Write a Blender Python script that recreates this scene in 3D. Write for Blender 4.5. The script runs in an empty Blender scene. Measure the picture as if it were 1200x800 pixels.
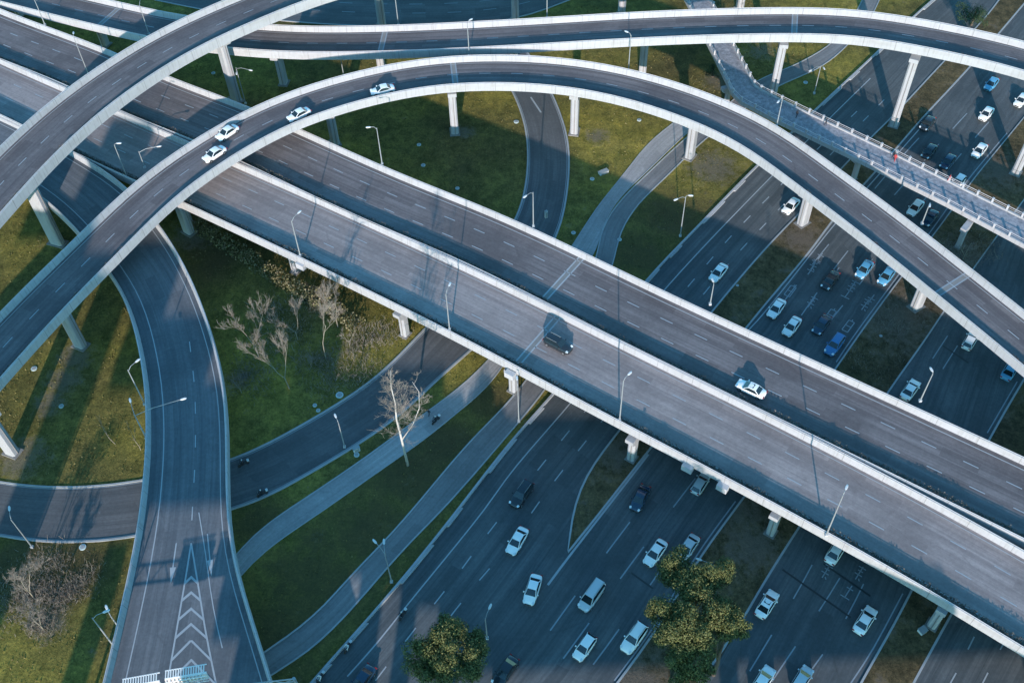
import bpy, math, random
import numpy as np
from mathutils import Vector
random.seed(7); rng = np.random.default_rng(7)

# ------------------------------------------------------------------ camera geometry
F = 1230.0; H = 135.0
def unit(v): v = np.array(v, float); return v/np.linalg.norm(v)
_d = unit([35., 1010., F]); UP = -_d
_fw = np.array([0, 0, 1.]); YW = unit(_fw-_fw.dot(UP)*UP); XW = np.cross(YW, UP)
R = np.array([XW, YW, UP]); CAM = np.array([0, 0, H])
def W(px, py, z=0.0):
    """point of the photograph on the level plane z, in metres"""
    r = R @ np.array([px-600., py-400., F]); t = (z-H)/r[2]
    return CAM+r*t

S = bpy.context.scene; COL = S.collection
cd = bpy.data.cameras.new('camera'); cam = bpy.data.objects.new('camera', cd); COL.objects.link(cam)
cd.sensor_width = 36; cd.sensor_fit = 'HORIZONTAL'; cd.lens = 36*F/1200; cd.clip_end = 3000; cd.clip_start = 1
from mathutils import Matrix
cx, cy_, cz = R@np.array([1, 0, 0.]), R@np.array([0, -1., 0]), R@np.array([0, 0, -1.])
cam.matrix_world = Matrix(((cx[0], cy_[0], cz[0], 0), (cx[1], cy_[1], cz[1], 0), (cx[2], cy_[2], cz[2], H), (0, 0, 0, 1)))
S.camera = cam

# ------------------------------------------------------------------ light
SUN_EL = 15.5; SUN_AZ = 185.0       # sun behind the camera, shadows fall away from it
w = bpy.data.worlds.new('World'); S.world = w; w.use_nodes = True
nt = w.node_tree; bg = nt.nodes['Background']
sky = nt.nodes.new('ShaderNodeTexSky'); sky.sky_type = 'NISHITA'; sky.sun_disc = False
sky.sun_elevation = math.radians(SUN_EL); sky.sun_rotation = math.radians(SUN_AZ)
sky.ozone_density = 3.0; sky.dust_density = 0.4; sky.air_density = 1.1
tint = nt.nodes.new('ShaderNodeMix'); tint.data_type = 'RGBA'; tint.blend_type = 'MULTIPLY'; tint.inputs[0].default_value = 1
tint.inputs[7].default_value = (0.58, 1.16, 1.20, 1)
nt.links.new(sky.outputs[0], tint.inputs[6]); nt.links.new(tint.outputs[2], bg.inputs[0]); bg.inputs[1].default_value = 0.15
sd = bpy.data.lights.new('sun', 'SUN'); sd.energy = 3.5; sd.angle = math.radians(0.5); sd.color = (1.0, 0.86, 0.78)
so = bpy.data.objects.new('sun', sd); COL.objects.link(so)
a, e = math.radians(SUN_AZ), math.radians(SUN_EL)
sdir = Vector((math.sin(a)*math.cos(e), math.cos(a)*math.cos(e), math.sin(e)))
so.rotation_euler = sdir.to_track_quat('Z', 'Y').to_euler(); so.location = (0, -200, 200)
S.view_settings.view_transform = 'Standard'; S.view_settings.look = 'None'
S.view_settings.gamma = 1; S.view_settings.use_curve_mapping = False
S.view_settings.exposure = 1.08

# ------------------------------------------------------------------ materials
def newmat(name):
    m = bpy.data.materials.new(name); m.use_nodes = True
    return m, m.node_tree, m.node_tree.nodes['Principled BSDF']
def plain(name, col, rough=0.6, metal=0.0, spec=0.5, emit=None, coat=0):
    m, t, b = newmat(name); b.inputs['Base Color'].default_value = (*col, 1)
    b.inputs['Roughness'].default_value = rough; b.inputs['Metallic'].default_value = metal
    b.inputs['Specular IOR Level'].default_value = spec; b.inputs['Coat Weight'].default_value = coat
    return m
def nd(t, typ, **kw):
    n = t.nodes.new(typ)
    for k, v in kw.items(): setattr(n, k, v)
    return n
def noise(t, vec, scale, detail=4, rough=0.55):
    n = nd(t, 'ShaderNodeTexNoise'); n.inputs['Scale'].default_value = scale; n.inputs['Detail'].default_value = detail
    n.inputs['Roughness'].default_value = rough
    if vec is not None: t.links.new(vec, n.inputs['Vector'])
    return n.outputs['Fac']
def ramp(t, fac, stops):
    r = nd(t, 'ShaderNodeValToRGB'); el = r.color_ramp.elements
    while len(el) < len(stops): el.new(0.5)
    for e_, (p, c) in zip(el, stops): e_.position = p; e_.color = (*c, 1) if len(c) == 3 else c
    t.links.new(fac, r.inputs[0]); return r.outputs[0]
def mix(t, fac, a_, b_, mode='MIX'):
    n = nd(t, 'ShaderNodeMix', data_type='RGBA', blend_type=mode)
    for s_, v in ((0, fac), (6, a_), (7, b_)):
        if hasattr(v, 'is_linked') or hasattr(v, 'links'): t.links.new(v, n.inputs[s_])
        else: n.inputs[s_].default_value = v if s_ == 0 else (*v, 1)
    return n.outputs[2]
def mapping(t, vec, sc):
    m = nd(t, 'ShaderNodeMapping'); m.inputs['Scale'].default_value = sc; t.links.new(vec, m.inputs['Vector']); return m.outputs[0]
def bump(t, b, h, dist, strength=1.0):
    n = nd(t, 'ShaderNodeBump'); n.inputs['Distance'].default_value = dist; n.inputs['Strength'].default_value = strength
    t.links.new(h, n.inputs['Height']); t.links.new(n.outputs[0], b.inputs['Normal'])

def asphalt(name, dark, light, track=1.0):
    dark = tuple(x*.77 for x in dark); light = tuple(x*.77 for x in light)
    m, t, b = newmat(name)
    tc = nd(t, 'ShaderNodeTexCoord'); uv = tc.outputs['UV']; ob = tc.outputs['Object']
    fine = noise(t, ob, 2.2, 6, 0.7)
    streak = noise(t, mapping(t, uv, (0.95, 0.010, 1)), 1.0, 5, 0.68)     # worn wheel tracks run along the lanes
    streak2 = noise(t, mapping(t, uv, (3.2, 0.05, 1)), 1.0, 4, 0.6)
    patch = noise(t, mapping(t, ob, (0.08, 0.08, 0.08)), 1.0, 6, 0.65)
    c1 = mix(t, ramp(t, streak, [(0.38, (0, 0, 0)), (0.62, (1, 1, 1))]), dark, light)
    c1 = mix(t, 0.5*track, c1, ramp(t, streak2, [(0.30, (.62, .62, .62)), (0.50, (1, 1, 1)), (0.72, (1.18, 1.18, 1.18))]), 'MULTIPLY')
    c2 = mix(t, ramp(t, patch, [(0.42, (0, 0, 0)), (0.66, (.8, .8, .8))]), c1, tuple(x*0.78 for x in dark))
    # square-cut repairs
    br = nd(t, 'ShaderNodeTexBrick'); t.links.new(mapping(t, uv, (0.28, 0.045, 1)), br.inputs['Vector']); br.inputs['Scale'].default_value = 1
    br.inputs['Mortar Size'].default_value = 0.0; br.inputs['Color1'].default_value = (0, 0, 0, 1); br.inputs['Color2'].default_value = (1, 1, 1, 1)
    sel = ramp(t, br.outputs['Color'], [(0.86, (0, 0, 0)), (0.88, (.55, .55, .55))])
    c2 = mix(t, sel, c2, tuple(x*0.80 for x in dark))
    # sealed cracks
    vo = nd(t, 'ShaderNodeTexVoronoi', feature='DISTANCE_TO_EDGE'); t.links.new(mapping(t, uv, (0.5, 0.035, 1)), vo.inputs['Vector']); vo.inputs['Scale'].default_value = 1
    cr = ramp(t, vo.outputs['Distance'], [(0.003, (.22, .22, .22)), (0.010, (0, 0, 0))])
    c2 = mix(t, cr, c2, tuple(x*0.45 for x in dark))
    c3 = mix(t, 0.4, c2, ramp(t, fine, [(0.25, (.5, .5, .5)), (0.75, (1.4, 1.4, 1.4))]), 'MULTIPLY')
    t.links.new(c3, b.inputs['Base Color']); b.inputs['Roughness'].default_value = 0.85
    b.inputs['Specular IOR Level'].default_value = 0.3
    bump(t, b, noise(t, ob, 14, 3, 0.7), 0.012)
    return m
def parapet_mat(name, c0, c1):
    m, t, b = newmat(name); tc = nd(t, 'ShaderNodeTexCoord'); ob = tc.outputs['Object']; uv = tc.outputs['UV']
    c = mix(t, noise(t, ob, 0.5, 6, 0.7), c0, c1)
    run = noise(t, mapping(t, uv, (0.25, 2.6, 1)), 1, 4, 0.65)              # rain streaks down the faces
    c = mix(t, ramp(t, run, [(0.50, (0, 0, 0)), (0.72, (.55, .55, .55))]), c, (.20, .20, .19))
    soot = noise(t, mapping(t, uv, (0.4, 0.06, 1)), 1, 5, 0.7)
    c = mix(t, ramp(t, soot, [(0.50, (0, 0, 0)), (0.70, (.45, .45, .45))]), c, (.24, .235, .22))
    sx = nd(t, 'ShaderNodeSeparateXYZ'); t.links.new(uv, sx.inputs[0])
    pm = nd(t, 'ShaderNodeMath', operation='PINGPONG'); t.links.new(sx.outputs['Y'], pm.inputs[0]); pm.inputs[1].default_value = 3.0
    c = mix(t, ramp(t, pm.outputs[0], [(0.025, (.75, .75, .75)), (0.045, (0, 0, 0))]), c, (.12, .12, .12))   # panel joints
    t.links.new(c, b.inputs['Base Color']); b.inputs['Roughness'].default_value = 0.75
    bump(t, b, noise(t, ob, 5, 4, 0.7), 0.02); return m
def concrete(name, c0, c1, rough=0.8, stain=(.23, .22, .2)):
    m, t, b = newmat(name); tc = nd(t, 'ShaderNodeTexCoord'); ob = tc.outputs['Object']
    n1 = noise(t, mapping(t, ob, (0.6, 0.6, 0.25)), 1, 6, 0.65); n2 = noise(t, mapping(t, ob, (1.8, 1.8, 0.22)), 1, 4, 0.6)
    c = mix(t, n1, c0, c1)
    c = mix(t, ramp(t, n2, [(0.56, (0, 0, 0)), (0.78, (.5, .5, .5))]), c, stain)
    t.links.new(c, b.inputs['Base Color']); b.inputs['Roughness'].default_value = rough
    bump(t, b, noise(t, ob, 6, 4, 0.7), 0.01)
    return m
def grass(name, pal, soil, soilpts, amount=0.62):
    pal = [(r*.90+.004, g*.93+.004, b*.95+.010) for r, g, b in pal]; soil = tuple(x*.8 for x in soil)
    m, t, b = newmat(name); tc = nd(t, 'ShaderNodeTexCoord'); ob = tc.outputs['Object']
    big = noise(t, ob, 0.035, 3, 0.55); mid = noise(t, ob, 0.23, 6, 0.72); fi = noise(t, ob, 2.6, 8, 0.78); me_ = noise(t, mapping(t, ob, (0.75, 0.6, 1)), 1, 6, 0.8)
    cb = ramp(t, big, [(0.32, pal[0]), (0.48, pal[1]), (0.62, pal[2]), (0.75, pal[3])])
    cm = mix(t, 0.85, cb, ramp(t, mid, [(0.30, (.50, .55, .50)), (0.50, (.95, .95, .9)), (0.68, (1.5, 1.4, 1.15))]), 'MULTIPLY')
    cf = mix(t, 0.9, cm, ramp(t, fi, [(0.30, (.42, .45, .42)), (0.52, (1, 1, 1)), (0.72, (1.8, 1.65, 1.4))]), 'MULTIPLY')
    cf = mix(t, 0.85, cf, ramp(t, me_, [(0.32, (.45, .50, .45)), (0.5, (1, 1, .95)), (0.66, (1.55, 1.45, 1.3))]), 'MULTIPLY')
    # bare soil where the turf has worn away
    mask = ramp(t, mid, [(amount, (0, 0, 0)), (amount+.12, (.75, .75, .75))])
    for (x, y, r) in soilpts:
        vm = nd(t, 'ShaderNodeVectorMath', operation='DISTANCE'); t.links.new(ob, vm.inputs[0]); vm.inputs[1].default_value = (x, y, 0)
        s_ = nd(t, 'ShaderNodeMath', operation='DIVIDE'); t.links.new(vm.outputs['Value'], s_.inputs[0]); s_.inputs[1].default_value = r
        a2 = nd(t, 'ShaderNodeMath', operation='MULTIPLY_ADD'); t.links.new(me_, a2.inputs[0]); a2.inputs[1].default_value = -3.4; a2.inputs[2].default_value = 1.75
        a3 = nd(t, 'ShaderNodeMath', operation='ADD'); t.links.new(s_.outputs[0], a3.inputs[0]); t.links.new(a2.outputs[0], a3.inputs[1])
        k = ramp(t, a3.outputs[0], [(0.35, (.75, .75, .75)), (1.05, (0, 0, 0))])
        mask = mix(t, 1.0, mask, k, 'LIGHTEN')
    dark_turf = None
    for (x, y, r) in (DARK_TURF if name == 'grass' else []):
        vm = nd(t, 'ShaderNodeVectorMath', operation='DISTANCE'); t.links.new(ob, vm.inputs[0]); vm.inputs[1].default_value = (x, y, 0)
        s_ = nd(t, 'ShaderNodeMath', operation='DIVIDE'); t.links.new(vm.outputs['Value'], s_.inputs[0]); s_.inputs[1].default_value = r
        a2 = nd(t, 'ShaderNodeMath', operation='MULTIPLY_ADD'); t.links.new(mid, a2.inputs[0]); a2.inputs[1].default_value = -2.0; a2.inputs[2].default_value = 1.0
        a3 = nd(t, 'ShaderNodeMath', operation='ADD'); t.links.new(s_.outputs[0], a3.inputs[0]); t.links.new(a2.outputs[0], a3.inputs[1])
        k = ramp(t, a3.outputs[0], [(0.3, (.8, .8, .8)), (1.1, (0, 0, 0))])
        dark_turf = k if dark_turf is None else mix(t, 1.0, dark_turf, k, 'LIGHTEN')
    if dark_turf is not None: cf = mix(t, dark_turf, cf, mix(t, fi, (.035, .028, .014), (.105, .082, .044)))
    sc = mix(t, fi, tuple(x*0.6 for x in soil), tuple(x*1.35 for x in soil))
    t.links.new(mix(t, mask, cf, sc), b.inputs['Base Color']); b.inputs['Roughness'].default_value = 0.95
    b.inputs['Specular IOR Level'].default_value = 0.1
    bump(t, b, fi, 0.22, 0.9)
    return m
def leafmat(name, c0, c1, c2):
    m, t, b = newmat(name); g = nd(t, 'ShaderNodeNewGeometry')
    t.links.new(ramp(t, g.outputs['Random Per Island'], [(0.0, c0), (0.55, c1), (1.0, c2)]), b.inputs['Base Color'])
    b.inputs['Roughness'].default_value = 0.7; b.inputs['Specular IOR Level'].default_value = 0.25
    return m

def px_soil(l): return [(W(x, y)[0], W(x, y)[1], r) for x, y, r in l]
M = {}
DARK_TURF = px_soil([(370, 680, 13), (440, 620, 12), (330, 740, 10), (480, 560, 10), (520, 520, 8), (300, 610, 7), (245, 300, 9), (20, 660, 9), (90, 660, 8), (790, 250, 9), (750, 300, 8), (570, 470, 7)])  # turf browner and darker around these points
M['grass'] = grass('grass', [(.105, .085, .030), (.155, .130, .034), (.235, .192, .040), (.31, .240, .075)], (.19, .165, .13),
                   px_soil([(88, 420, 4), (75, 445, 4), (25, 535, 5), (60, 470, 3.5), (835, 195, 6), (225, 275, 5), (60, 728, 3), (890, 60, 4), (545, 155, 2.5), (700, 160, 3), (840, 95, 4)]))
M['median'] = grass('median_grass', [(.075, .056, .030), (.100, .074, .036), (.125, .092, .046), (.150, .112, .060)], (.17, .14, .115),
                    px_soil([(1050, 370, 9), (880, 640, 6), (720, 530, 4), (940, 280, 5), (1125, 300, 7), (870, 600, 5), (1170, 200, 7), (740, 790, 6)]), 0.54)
M['asph_deck'] = asphalt('deck_asphalt', (.135, .122, .130), (.225, .205, .210))
M['asph_viaduct'] = asphalt('viaduct_asphalt', (.150, .133, .138), (.245, .220, .225))
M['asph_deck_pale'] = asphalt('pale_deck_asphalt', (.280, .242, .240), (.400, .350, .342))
M['asph_ramp'] = asphalt('ramp_asphalt', (.125, .140, .160), (.190, .202, .222))
M['asph_road'] = asphalt('road_asphalt', (.085, .100, .110), (.145, .160, .170))
M['asph_loc'] = asphalt('local_road_asphalt', (.115, .122, .132), (.165, .170, .180))
M['path'] = asphalt('path_paving', (.36, .35, .36), (.46, .45, .45))
M['path_grey'] = asphalt('cycle_path_asphalt', (.215, .215, .222), (.29, .285, .29))
M['conc'] = concrete('pale_concrete', (.25, .26, .28), (.37, .38, .40), stain=(.13, .13, .13))
M['par'] = parapet_mat('painted_parapet', (.31, .32, .34), (.40, .41, .43))
M['par0'] = concrete('painted_concrete', (.35, .36, .38), (.44, .45, .47), 0.7, stain=(.27, .27, .27))
M['kerb'] = concrete('kerb_concrete', (.22, .24, .25), (.36, .37, .38))
M['dark_conc'] = concrete('weathered_concrete', (.13, .13, .13), (.24, .23, .22))
M['mark'] = concrete('road_paint', (.24, .265, .29), (.36, .38, .40), 0.6, stain=(.18, .20, .22))
M['mark_faint'] = concrete('worn_road_paint', (.17, .20, .23), (.28, .31, .34), 0.7, stain=(.10, .12, .14))
M['metal'] = plain('galvanised_metal', (.27, .29, .30), 0.55, 0.2)
M['lampw'] = plain('white_lamp_housing', (.55, .56, .57), 0.6)
M['signback'] = plain('weathered_sign_metal', (.74, .70, .66), 0.85, 0.0, 0.2)
M['lens'] = plain('lamp_lens', (.6, .65, .68), 0.2)
M['rail'] = plain('painted_rail', (.50, .47, .48), 0.5)
M['glass'] = plain('car_glass', (.012, .022, .028), 0.08, 0.0, 0.8)
M['tyre'] = plain('tyre_rubber', (.018, .018, .020), 0.8)
M['rim'] = plain('wheel_rim', (.38, .40, .42), 0.35, 0.7)
M['black'] = plain('black_plastic', (.02, .022, .025), 0.5)
M['hl'] = plain('headlight_lens', (.6, .65, .68), 0.45)
M['tl'] = plain('tail_light_lens', (.28, .02, .02), 0.25)
M['leaf'] = leafmat('olive_leaves', (.045, .062, .020), (.095, .108, .034), (.155, .15, .058))
M['leaf_dark'] = leafmat('dark_leaves', (.015, .040, .022), (.030, .060, .026), (.06, .085, .03))
M['shrub'] = leafmat('dry_shrub', (.07, .075, .03), (.15, .14, .065), (.27, .23, .15))
M['planter'] = leafmat('planter_shrub', (.05, .05, .045), (.10, .095, .08), (.20, .17, .15))
M['tuft'] = leafmat('grass_blades', (.085, .080, .028), (.14, .12, .040), (.20, .165, .075))
M['twig'] = leafmat('twig', (.14, .12, .10), (.20, .175, .15), (.28, .25, .21))
M['bark_white'] = concrete('pale_bark', (.34, .33, .31), (.52, .50, .47), 0.9)
M['bark'] = concrete('grey_bark', (.17, .15, .12), (.27, .245, .19), 0.9)
M['bark_dark'] = concrete('brown_bark', (.07, .055, .04), (.13, .10, .08), 0.9)
M['cloth_dark'] = plain('dark_cloth', (.02, .022, .03), 0.9)
M['cloth_red'] = plain('red_cloth', (.42, .05, .05), 0.9)
M['cloth_white'] = plain('pale_cloth', (.5, .52, .55), 0.9)
M['skin'] = plain('skin', (.40, .24, .17), 0.6)
M['shade_block'] = concrete('blocker_concrete', (.30, .29, .28), (.40, .39, .37))  # surface of the added shadow blocker
M['roofing'] = concrete('roofing', (.16, .16, .16), (.24, .24, .23))
M['cover'] = plain('cast_cover', (.42, .52, .52), 0.6)
def pavers():
    m, t, b = newmat('bridge_pavers'); tc = nd(t, 'ShaderNodeTexCoord'); ob = tc.outputs['Object']
    v = nd(t, 'ShaderNodeTexVoronoi'); v.inputs['Scale'].default_value = 1.1; t.links.new(ob, v.inputs['Vector'])
    c = ramp(t, noise(t, ob, 1.6, 5, 0.7), [(0.3, (.13, .14, .165)), (0.5, (.22, .225, .25)), (0.72, (.36, .36, .39))])
    c = mix(t, 0.35, c, ramp(t, v.outputs['Distance'], [(0.1, (.6, .6, .6)), (0.6, (1.2, 1.2, 1.2))]), 'MULTIPLY')
    t.links.new(c, b.inputs['Base Color']); b.inputs['Roughness'].default_value = 0.85
    return m
M['pavers'] = pavers()
def paint(name, col, rough=0.28): return plain(name, col, rough, 0.0, 0.5, coat=0.5)
PAINT = dict(white=paint('white_car_paint', (.82, .81, .80)), black=paint('black_car_paint', (.018, .025, .032), .2),
             silver=paint('silver_car_paint', (.46, .50, .53)), blue=paint('blue_car_paint', (.04, .16, .36)),
             light_blue=paint('pale_blue_car_paint', (.10, .33, .52)), navy=paint('navy_car_paint', (.015, .04, .075), .22))

# ------------------------------------------------------------------ mesh helpers
class MB:
    def __init__(s): s.v = []; s.f = []; s.mi = []; s.uv = []
    def quad(s, a_, b_, c_, d_, mi=0, uv=None):
        n = len(s.v); s.v += [tuple(map(float, p)) for p in (a_, b_, c_, d_)]; s.f.append((n, n+1, n+2, n+3)); s.mi.append(mi)
        s.uv.append(uv or ((0, 0),)*4)
    def tri(s, a_, b_, c_, mi=0):
        n = len(s.v); s.v += [tuple(map(float, p)) for p in (a_, b_, c_)]; s.f.append((n, n+1, n+2)); s.mi.append(mi); s.uv.append(((0, 0),)*3)
    def poly(s, idx, mi=0): s.f.append(tuple(idx)); s.mi.append(mi); s.uv.append(((0, 0),)*len(idx))
    def box(s, c, sz, ax=(1, 0, 0), taper=1.0, mi=0):
        """box centred at c, size sz (along ax, across, up); top scaled by taper"""
        ax = unit(ax); up = np.array([0, 0, 1.]); 
        if abs(ax[2]) > .95: up = np.array([0, 1., 0])
        ay = unit(np.cross(up, ax)); az = np.cross(ax, ay); c = np.array(c, float); n = len(s.v)
        for k in (-1, 1):
            tt = taper if k > 0 else 1.0
            for i, j in ((-1, -1), (1, -1), (1, 1), (-1, 1)):
                s.v.append(tuple(c+ax*i*sz[0]/2*tt+ay*j*sz[1]/2*tt+az*k*sz[2]/2))
        for q in ((3, 2, 1, 0), (4, 5, 6, 7), (0, 1, 5, 4), (1, 2, 6, 5), (2, 3, 7, 6), (3, 0, 4, 7)): s.poly([n+i for i in q], mi)
    def tube(s, pts, rad, n=8, mi=0, cap=True):
        pts = [np.array(p, float) for p in pts]
        if not hasattr(rad, '__len__'): rad = [rad]*len(pts)
        base = len(s.v); m = len(pts)
        for i, p in enumerate(pts):
            t_ = unit(pts[min(i+1, m-1)]-pts[max(i-1, 0)]); h = np.array([0, 0, 1.]) if abs(t_[2]) < .9 else np.array([1., 0, 0])
            u_ = unit(np.cross(t_, h)); v_ = np.cross(t_, u_)
            for k in range(n):
                an = 2*math.pi*k/n; s.v.append(tuple(p+(u_*math.cos(an)+v_*math.sin(an))*rad[i]))
        for i in range(m-1):
            for k in range(n):
                a0 = base+i*n+k; a1 = base+i*n+(k+1) % n; s.poly((a0, a1, a1+n, a0+n), mi)
        if cap: s.poly([base+k for k in range(n)][::-1], mi); s.poly([base+(m-1)*n+k for k in range(n)], mi)
    def build(s, name, mats, parent=None, smooth=False, origin=None):
        me = bpy.data.meshes.new(name)
        v = np.array(s.v, float)
        if origin is not None: v = v-np.array(origin)
        me.from_pydata(v.tolist(), [], s.f)
        if not isinstance(mats, (list, tuple)): mats = [mats]
        for m in mats: me.materials.append(m)
        me.polygons.foreach_set('material_index', s.mi)
        if any(u != ((0, 0),)*len(u) for u in s.uv[:50]):
            l = me.uv_layers.new(name='UVMap'); l.data.foreach_set('uv', [c for u in s.uv for p in u for c in p])
        if smooth: me.polygons.foreach_set('use_smooth', [True]*len(s.f))
        me.update()
        o = bpy.data.objects.new(name, me); COL.objects.link(o)
        if origin is not None: o.location = tuple(origin)
        if parent is not None: o.parent = parent
        return o
def tag(o, label=None, cat=None, group=None, kind=None):
    for k, v in (('label', label), ('category', cat), ('group', group), ('kind', kind)):
        if v: o[k] = v
    return o
def empty(name, loc=(0, 0, 0), rz=0.0):
    o = bpy.data.objects.new(name, None); COL.objects.link(o); o.location = tuple(map(float, loc)); o.rotation_euler = (0, 0, rz)
    o.empty_display_size = 0.5; return o
def copy_tree(o, parent=None):
    c = o.copy(); COL.objects.link(c)
    if parent is not None: c.parent = parent
    for ch in list(o.children): copy_tree(ch, c)
    return c

def spline(P_, step=3.0, ext=(0, 0)):
    """smooth curve through points (centripetal-ish Catmull-Rom), resampled"""
    P_ = [np.array(p, float) for p in P_]
    if ext[0]: P_ = [P_[0]+unit(P_[0]-P_[1])*ext[0]]+P_
    if ext[1]: P_ = P_+[P_[-1]+unit(P_[-1]-P_[-2])*ext[1]]
    out = []
    Q = [2*P_[0]-P_[1]]+P_+[2*P_[-1]-P_[-2]]
    for i in range(1, len(Q)-2):
        p0, p1, p2, p3 = Q[i-1:i+3]; n = 24
        for k in range(n):
            t0 = 0; t1 = t0+np.linalg.norm(p1-p0)**.5; t2 = t1+np.linalg.norm(p2-p1)**.5; t3 = t2+np.linalg.norm(p3-p2)**.5
            t = t1+(t2-t1)*k/n
            A1 = (t1-t)/(t1-t0)*p0+(t-t0)/(t1-t0)*p1; A2 = (t2-t)/(t2-t1)*p1+(t-t1)/(t2-t1)*p2; A3 = (t3-t)/(t3-t2)*p2+(t-t2)/(t3-t2)*p3
            B1 = (t2-t)/(t2-t0)*A1+(t-t0)/(t2-t0)*A2; B2 = (t3-t)/(t3-t1)*A2+(t-t1)/(t3-t1)*A3
            out.append((t2-t)/(t2-t1)*B1+(t-t1)/(t2-t1)*B2)
    out.append(P_[-1]); out = np.array(out)
    return resample(out, step)
def resample(c, step=None, n=None):
    s_ = np.r_[0, np.cumsum(np.linalg.norm(np.diff(c, axis=0), axis=1))]
    n = n or max(2, int(round(s_[-1]/step))+1); u = np.linspace(0, s_[-1], n)
    return np.stack([np.interp(u, s_, c[:, k]) for k in range(c.shape[1])], 1)
def smooth(c, it):
    c = c.copy()
    for _ in range(it): c[1:-1] = c[1:-1]*.5+(c[:-2]+c[2:])*.25
    return c
def side(c):
    """unit vector pointing to the right of travel, level"""
    t = np.gradient(c, axis=0); t[:, 2] = 0; t /= np.linalg.norm(t, axis=1)[:, None]
    return np.stack([t[:, 1], -t[:, 0], t[:, 2]*0], 1)

class Way:
    """a carriageway: left and right edge stations at road-surface height"""
    def __init__(s, L, R_): 
        s.L = L; s.R = R_; d = R_-L; d[:, 2] = 0; s.w = np.linalg.norm(d, axis=1); s.u = d/s.w[:, None]
        c = (L+R_)/2; s.s = np.r_[0, np.cumsum(np.linalg.norm(np.diff(c, axis=0), axis=1))]; s.c = c
    @staticmethod
    def from_outer(pts, zs, width, step=3.0, ext=(0, 0), rightside=True, sm=6):
        P_ = [W(x, y, z+1.0) for (x, y), z in zip(pts, zs)]
        c = smooth(spline(P_, step, ext), sm); c[:, 2] -= 1.0
        n = side(c)*(1 if rightside else -1)
        return Way(c, c+n*width)
    @staticmethod
    def from_edges(lp, rp, z, step=3.0, ext=(0, 0), sm=2, n=None):
        zl = z if hasattr(z, '__len__') else [z]*len(lp); zr = z if hasattr(z, '__len__') and len(z) == len(rp) else ([z]*len(rp) if not hasattr(z, '__len__') else list(np.interp(np.linspace(0, 1, len(rp)), np.linspace(0, 1, len(z)), z)))
        l = smooth(spline([W(*p, q) for p, q in zip(lp, zl)], step, ext), sm); r = smooth(spline([W(*p, q) for p, q in zip(rp, zr)], step, ext), sm)
        n = n or max(len(l), len(r)); return Way(resample(l, n=n), resample(r, n=n))
    def at(s, ref, off, dz):
        p = s.L+s.u*off if ref == 'L' else (s.R-s.u*off if ref == 'R' else s.c+s.u*off)
        p = p.copy(); p[:, 2] += dz; return p
    def sub(s, i0, i1):
        return Way(s.L[i0:i1].copy(), s.R[i0:i1].copy())
    def near(s, xy):
        return int(np.argmin(np.hypot(s.c[:, 0]-xy[0], s.c[:, 1]-xy[1])))
    def sheet(s, mb, a_, b_, mi=0):
        A = s.at(*a_); B = s.at(*b_)
        ua = np.linalg.norm(A-s.L, axis=1); ub = np.linalg.norm(B-s.L, axis=1)
        for i in range(len(A)-1):
            mb.quad(A[i], B[i], B[i+1], A[i+1], mi, ((ua[i], s.s[i]), (ub[i], s.s[i]), (ub[i+1], s.s[i+1]), (ua[i+1], s.s[i+1])))
    def sweep(s, mb, prof, mi=0, i0=0, i1=None):
        rows = [s.at(*p)[i0:i1] for p in prof]; m = len(rows); sv = s.s[i0:i1]; per = [0.0]
        for k in range(m): per.append(per[-1]+math.hypot(prof[k][1]-prof[(k+1) % m][1], prof[k][2]-prof[(k+1) % m][2])); n = len(rows[0]); b = len(mb.v)
        for i in range(n):
            for r in rows: mb.v.append(tuple(r[i]))
        for i in range(n-1):
            for k in range(m):
                k2 = (k+1) % m; mb.poly((b+i*m+k, b+i*m+k2, b+(i+1)*m+k2, b+(i+1)*m+k), mi); mb.uv[-1] = ((per[k], sv[i]), (per[k+1], sv[i]), (per[k+1], sv[i+1]), (per[k], sv[i+1]))
        mb.poly([b+k for k in range(m)][::-1], mi); mb.poly([b+(n-1)*m+k for k in range(m)], mi)
    def dash(s, mb, ref, off, wd, dz, on=None, gap=None, phase=0.0, mi=0, s0=0, s1=1e9):
        c = s.at(ref, off, dz); ss = np.r_[0, np.cumsum(np.linalg.norm(np.diff(c, axis=0), axis=1))]
        def pt(q): return np.array([np.interp(q, ss, c[:, k]) for k in range(3)])
        n_ = side(c)
        def nn(q): return np.array([np.interp(q, ss, n_[:, k]) for k in range(3)])
        segs = []
        if on is None: segs = [(max(0, s0), min(ss[-1], s1))]
        else:
            q = phase
            while q < ss[-1]:
                if q >= s0 and q+on <= min(s1, ss[-1]): segs.append((q, q+on))
                q += on+gap
        for a0, a1 in segs:
            k = max(1, int((a1-a0)/3)); qs = np.linspace(a0, a1, k+1)
            for i in range(k):
                p, q = pt(qs[i]), pt(qs[i+1]); np_, nq = nn(qs[i])*wd/2, nn(qs[i+1])*wd/2
                mb.quad(p-np_, p+np_, q+nq, q-nq, mi)

def line_px(mb, pts, z, wd, mi=0, on=None, gap=None, phase=0, sm=True):
    c = spline([W(*p, z) for p in pts], 2.0) if sm and len(pts) > 2 else resample(np.array([W(*p, z) for p in pts]), 2.0)
    w_ = Way(c, c+side(c)*0.001+0); w_.u = side(c); w_.dash(mb, 'L', 0, wd, 0, on, gap, phase, mi)

# ------------------------------------------------------------------ ground
mb = MB(); g = 1500; N = 12
for i in range(N):
    for j in range(N):
        x0, x1 = -g+2*g*i/N, -g+2*g*(i+1)/N; y0, y1 = -g+2*g*j/N, -g+2*g*(j+1)/N
        mb.quad((x0, y0, 0), (x1, y0, 0), (x1, y1, 0), (x0, y1, 0))
tag(mb.build('ground', M['grass']), kind='structure')

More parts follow.
